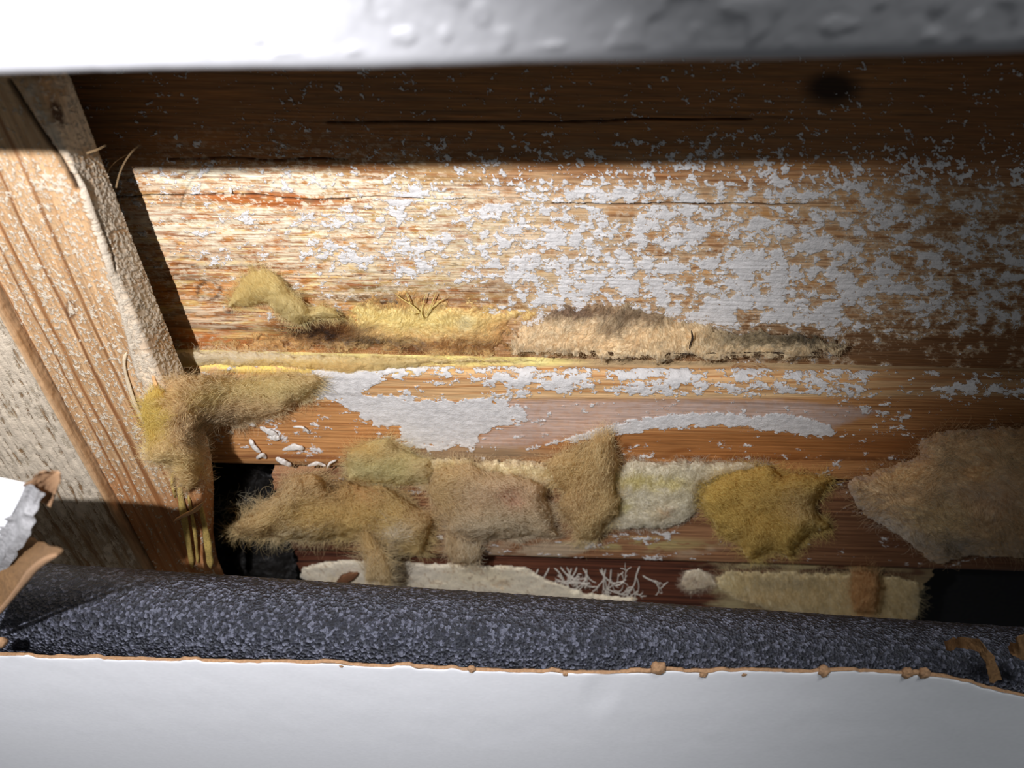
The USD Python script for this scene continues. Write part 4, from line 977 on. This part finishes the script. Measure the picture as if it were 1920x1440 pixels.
# --- peeled curls of distemper on the board below the ledge, as pieces of it
for ps, w in (([(468, 822), (474, 836), (484, 846), (490, 848)], [8, 9, 9, 5]), ([(480, 860), (492, 852), (500, 860)], [6, 9, 5]), ([(440, 782), (462, 790), (480, 800)], [6, 10, 6]), ([(486, 800), (505, 810), (522, 818)], [6, 12, 8]), ([(516, 858), (530, 866), (548, 874)], [7, 12, 7]), ([(528, 844), (552, 838), (572, 842)], [5, 14, 8]), ([(575, 874), (596, 868), (612, 874)], [4, 8, 4]), ([(500, 818), (516, 822), (528, 820)], [5, 10, 6]), ([(612, 880), (618, 868), (632, 862)], [3, 5, 3]), ([(548, 800), (566, 800), (582, 812)], [3, 5, 3])):
    put('/World/wall_back/board_001', 'peeled_curl', blade(ps, 0.3105, w, [0.0006, 0.003, 0.0008], 0.001, n=14, seed=int(ps[0][0]), waver=0.002), M_chalk, smooth=50)
put('/World/wall_back/board', 'white_grain', trimesh.creation.icosphere(2, 0.0014).apply_scale([0.6, 0.6, 1.1]).apply_translation(P(432, 357, 0.3165)), M_chalk, smooth=True)

# ------------------------------------------------------------------ broken plasterboard corner at the lower left
piece = thing('plasterboard_corner', 'broken corner of white plasterboard with torn brown paper at the lower left', 'plasterboard')


def loft(lines, n=26, noise=0.0006, seed=0):
    """a surface through several traced lines, each [(px, py, y), ...]"""
    rows = []
    for L_ in lines:
        L_ = np.asarray(L_, float); t = np.linspace(0, 1, n); k = np.linspace(0, 1, len(L_))
        rows.append(P(np.interp(t, k, L_[:, 0]), np.interp(t, k, L_[:, 1]), np.interp(t, k, L_[:, 2])))
    rows = np.array(rows)
    m = 4 * (len(rows) - 1) + 1
    R = np.stack([[np.interp(np.linspace(0, 1, m), np.linspace(0, 1, len(rows)), rows[:, j, i]) for j in range(n)] for i in range(3)], -1).transpose(1, 0, 2)
    q = R * 420
    R = R + noise * 2 * np.stack([fb(q[..., 0], q[..., 2], 3, seed + k_) - 0.5 for k_ in range(3)], -1)
    return R


def slab(R, thick, direction):
    """a sheet given thickness along a direction, closed all round"""
    d = np.asarray(direction, float); d = d / np.linalg.norm(d)
    r, c = R.shape[:2]
    A = R.reshape(-1, 3); B = A + d * thick
    F = grid_faces(r, c); n = r * c
    i = np.arange(n).reshape(r, c)
    loop = np.concatenate([i[0], i[1:, -1], i[-1, ::-1][1:], i[::-1, 0][1:-1]])
    nx = np.roll(loop, -1)
    S = np.vstack([np.stack([loop, nx, nx + n], 1), np.stack([loop, nx + n, loop + n], 1)])
    t = trimesh.Trimesh(np.vstack([A, B]), np.vstack([F, F[:, ::-1] + n, S]), process=False)
    trimesh.repair.fix_normals(t)
    return t


yp = Y_PB
face = loft([[(-420, 880, yp), (-420, 1180, yp)], [(-60, 893, yp), (-60, 1100, yp)], [(0, 899, yp), (0, 1012, yp)], [(22, 904, yp), (10, 985, yp)], [(48, 908, yp), (30, 950, yp)]], 30, 0.0002, 970)
put(piece, 'painted_face', slab(face, 0.0006, (0, 1, 0)), M_paint, smooth=40)
core = loft([[(50, 908, yp + .0003), (30, 950, yp + .0003), (12, 985, yp + .0003), (-2, 1012, yp + .0003), (-60, 1098, yp + .0003)], [(66, 916, yp - .001), (52, 960, yp - .001), (34, 1000, yp - .001), (12, 1034, yp - .001), (-50, 1110, yp + .004)], [(84, 930, yp - .001), (66, 966, yp - .004), (56, 1004, yp - .006), (24, 1052, yp - .002), (-40, 1130, yp + .009)]], 30, 0.0012, 975)
put(piece, 'gypsum_core', slab(core, 0.004, (-1, 0.2, 0)), M_gypsum, smooth=40, label='crumbly grey gypsum core')
flap = loft([[(46, 908, yp - .0006), (62, 922, yp + .003), (80, 944, yp + .008), (92, 950, yp - .002)], [(64, 893, yp - .001), (78, 910, yp + .002), (94, 934, yp + .006), (98, 940, yp - .004)], [(86, 880, yp - .002), (100, 884, yp), (112, 892, yp - .002), (106, 918, yp - .005)]], 22, 0.0012, 980)
put(piece, 'paper_flap', slab(flap, 0.0007, (0.2, 1, 0)), M_paper, smooth=40, label='torn brown paper flap at the top')
flap2 = loft([[(-40, 1010, yp + .010), (20, 1010, yp + .010), (44, 1008, yp + .010)], [(-50, 1080, yp + .004), (10, 1060, yp + .002), (80, 1022, yp - .004)], [(-60, 1180, yp - .003), (0, 1140, yp - .006), (60, 1068, yp - .014), (118, 1034, yp - .030)]], 30, 0.0012, 985)
put(piece, 'paper_flap', slab(flap2, 0.0008, (0.1, 1, 0.2)), M_shadepaper, smooth=40, label='lower brown paper layer curling outwards')
put(piece, 'torn_edge', blade([(-60, 1190), (0, 1148), (38, 1100), (66, 1062), (96, 1042), (122, 1036)], yp - .001, [11, 12, 11, 15, 15, 7], [0.003, 0.006, 0.015, 0.028], 0.0010, n=40, seed=4, waver=0.002), M_paper, smooth=60, label='frayed light brown paper edge')
put(piece, 'crumb', blade([(-20, 1205), (2, 1204), (14, 1208)], yp, [14, 18, 10], 0.002, 0.003, n=14, seed=9), M_paper, smooth=True)

# --- crumbs and paper fibres along the lower cut edge
for cx, cy_, r in ((1234, 1253, 13), (1545, 1258, 10), (884, 1254, 7), (1320, 1262, 8), (1732, 1262, 9), (1700, 1262, 9), (1395, 1262, 6), (1060, 1262, 6), (640, 1247, 5)):
    m = trimesh.creation.icosphere(3, 1.0)
    v = np.array(m.vertices); k = 0.75 + 0.6 * fb(v[:, 0] * 2 + cx, v[:, 1] * 2 + v[:, 2], 3, 990)
    d = float(np.linalg.norm(P(cx, cy_, Y_PB)))
    m.vertices = v * k[:, None] * r * d / FPX * np.array([1.0, 0.8, 1.15]) + P(cx, cy_, Y_PB + 0.0008)
    put(low, 'crumb', m, M_paper, smooth=True)

# --- torn paper curls in the dark at the lower right
for lab, lines, s in (('brown torn paper curl at the lower right, standing behind the cut edge', [[(1768, 1206, .19), (1800, 1196, .186), (1838, 1200, .18), (1862, 1230, .176), (1880, 1275, .172)], [(1772, 1222, .186), (1806, 1214, .182), (1834, 1222, .178), (1850, 1250, .174), (1858, 1280, .170)]], 11),
                      ('second brown paper curl, at the very right edge above the cut', [[(1890, 1216, .18), (1910, 1198, .178), (1935, 1190, .178), (1980, 1200, .18)], [(1896, 1228, .176), (1912, 1236, .174), (1930, 1244, .174), (1980, 1250, .176)]], 13)):
    t = thing('paper_curl', lab, 'torn paper')
    put(t, 'curl', slab(loft(lines, 26, 0.0012, 995 + s), 0.0007, (0, 1, 0.1)), M_shadepaper, smooth=40)
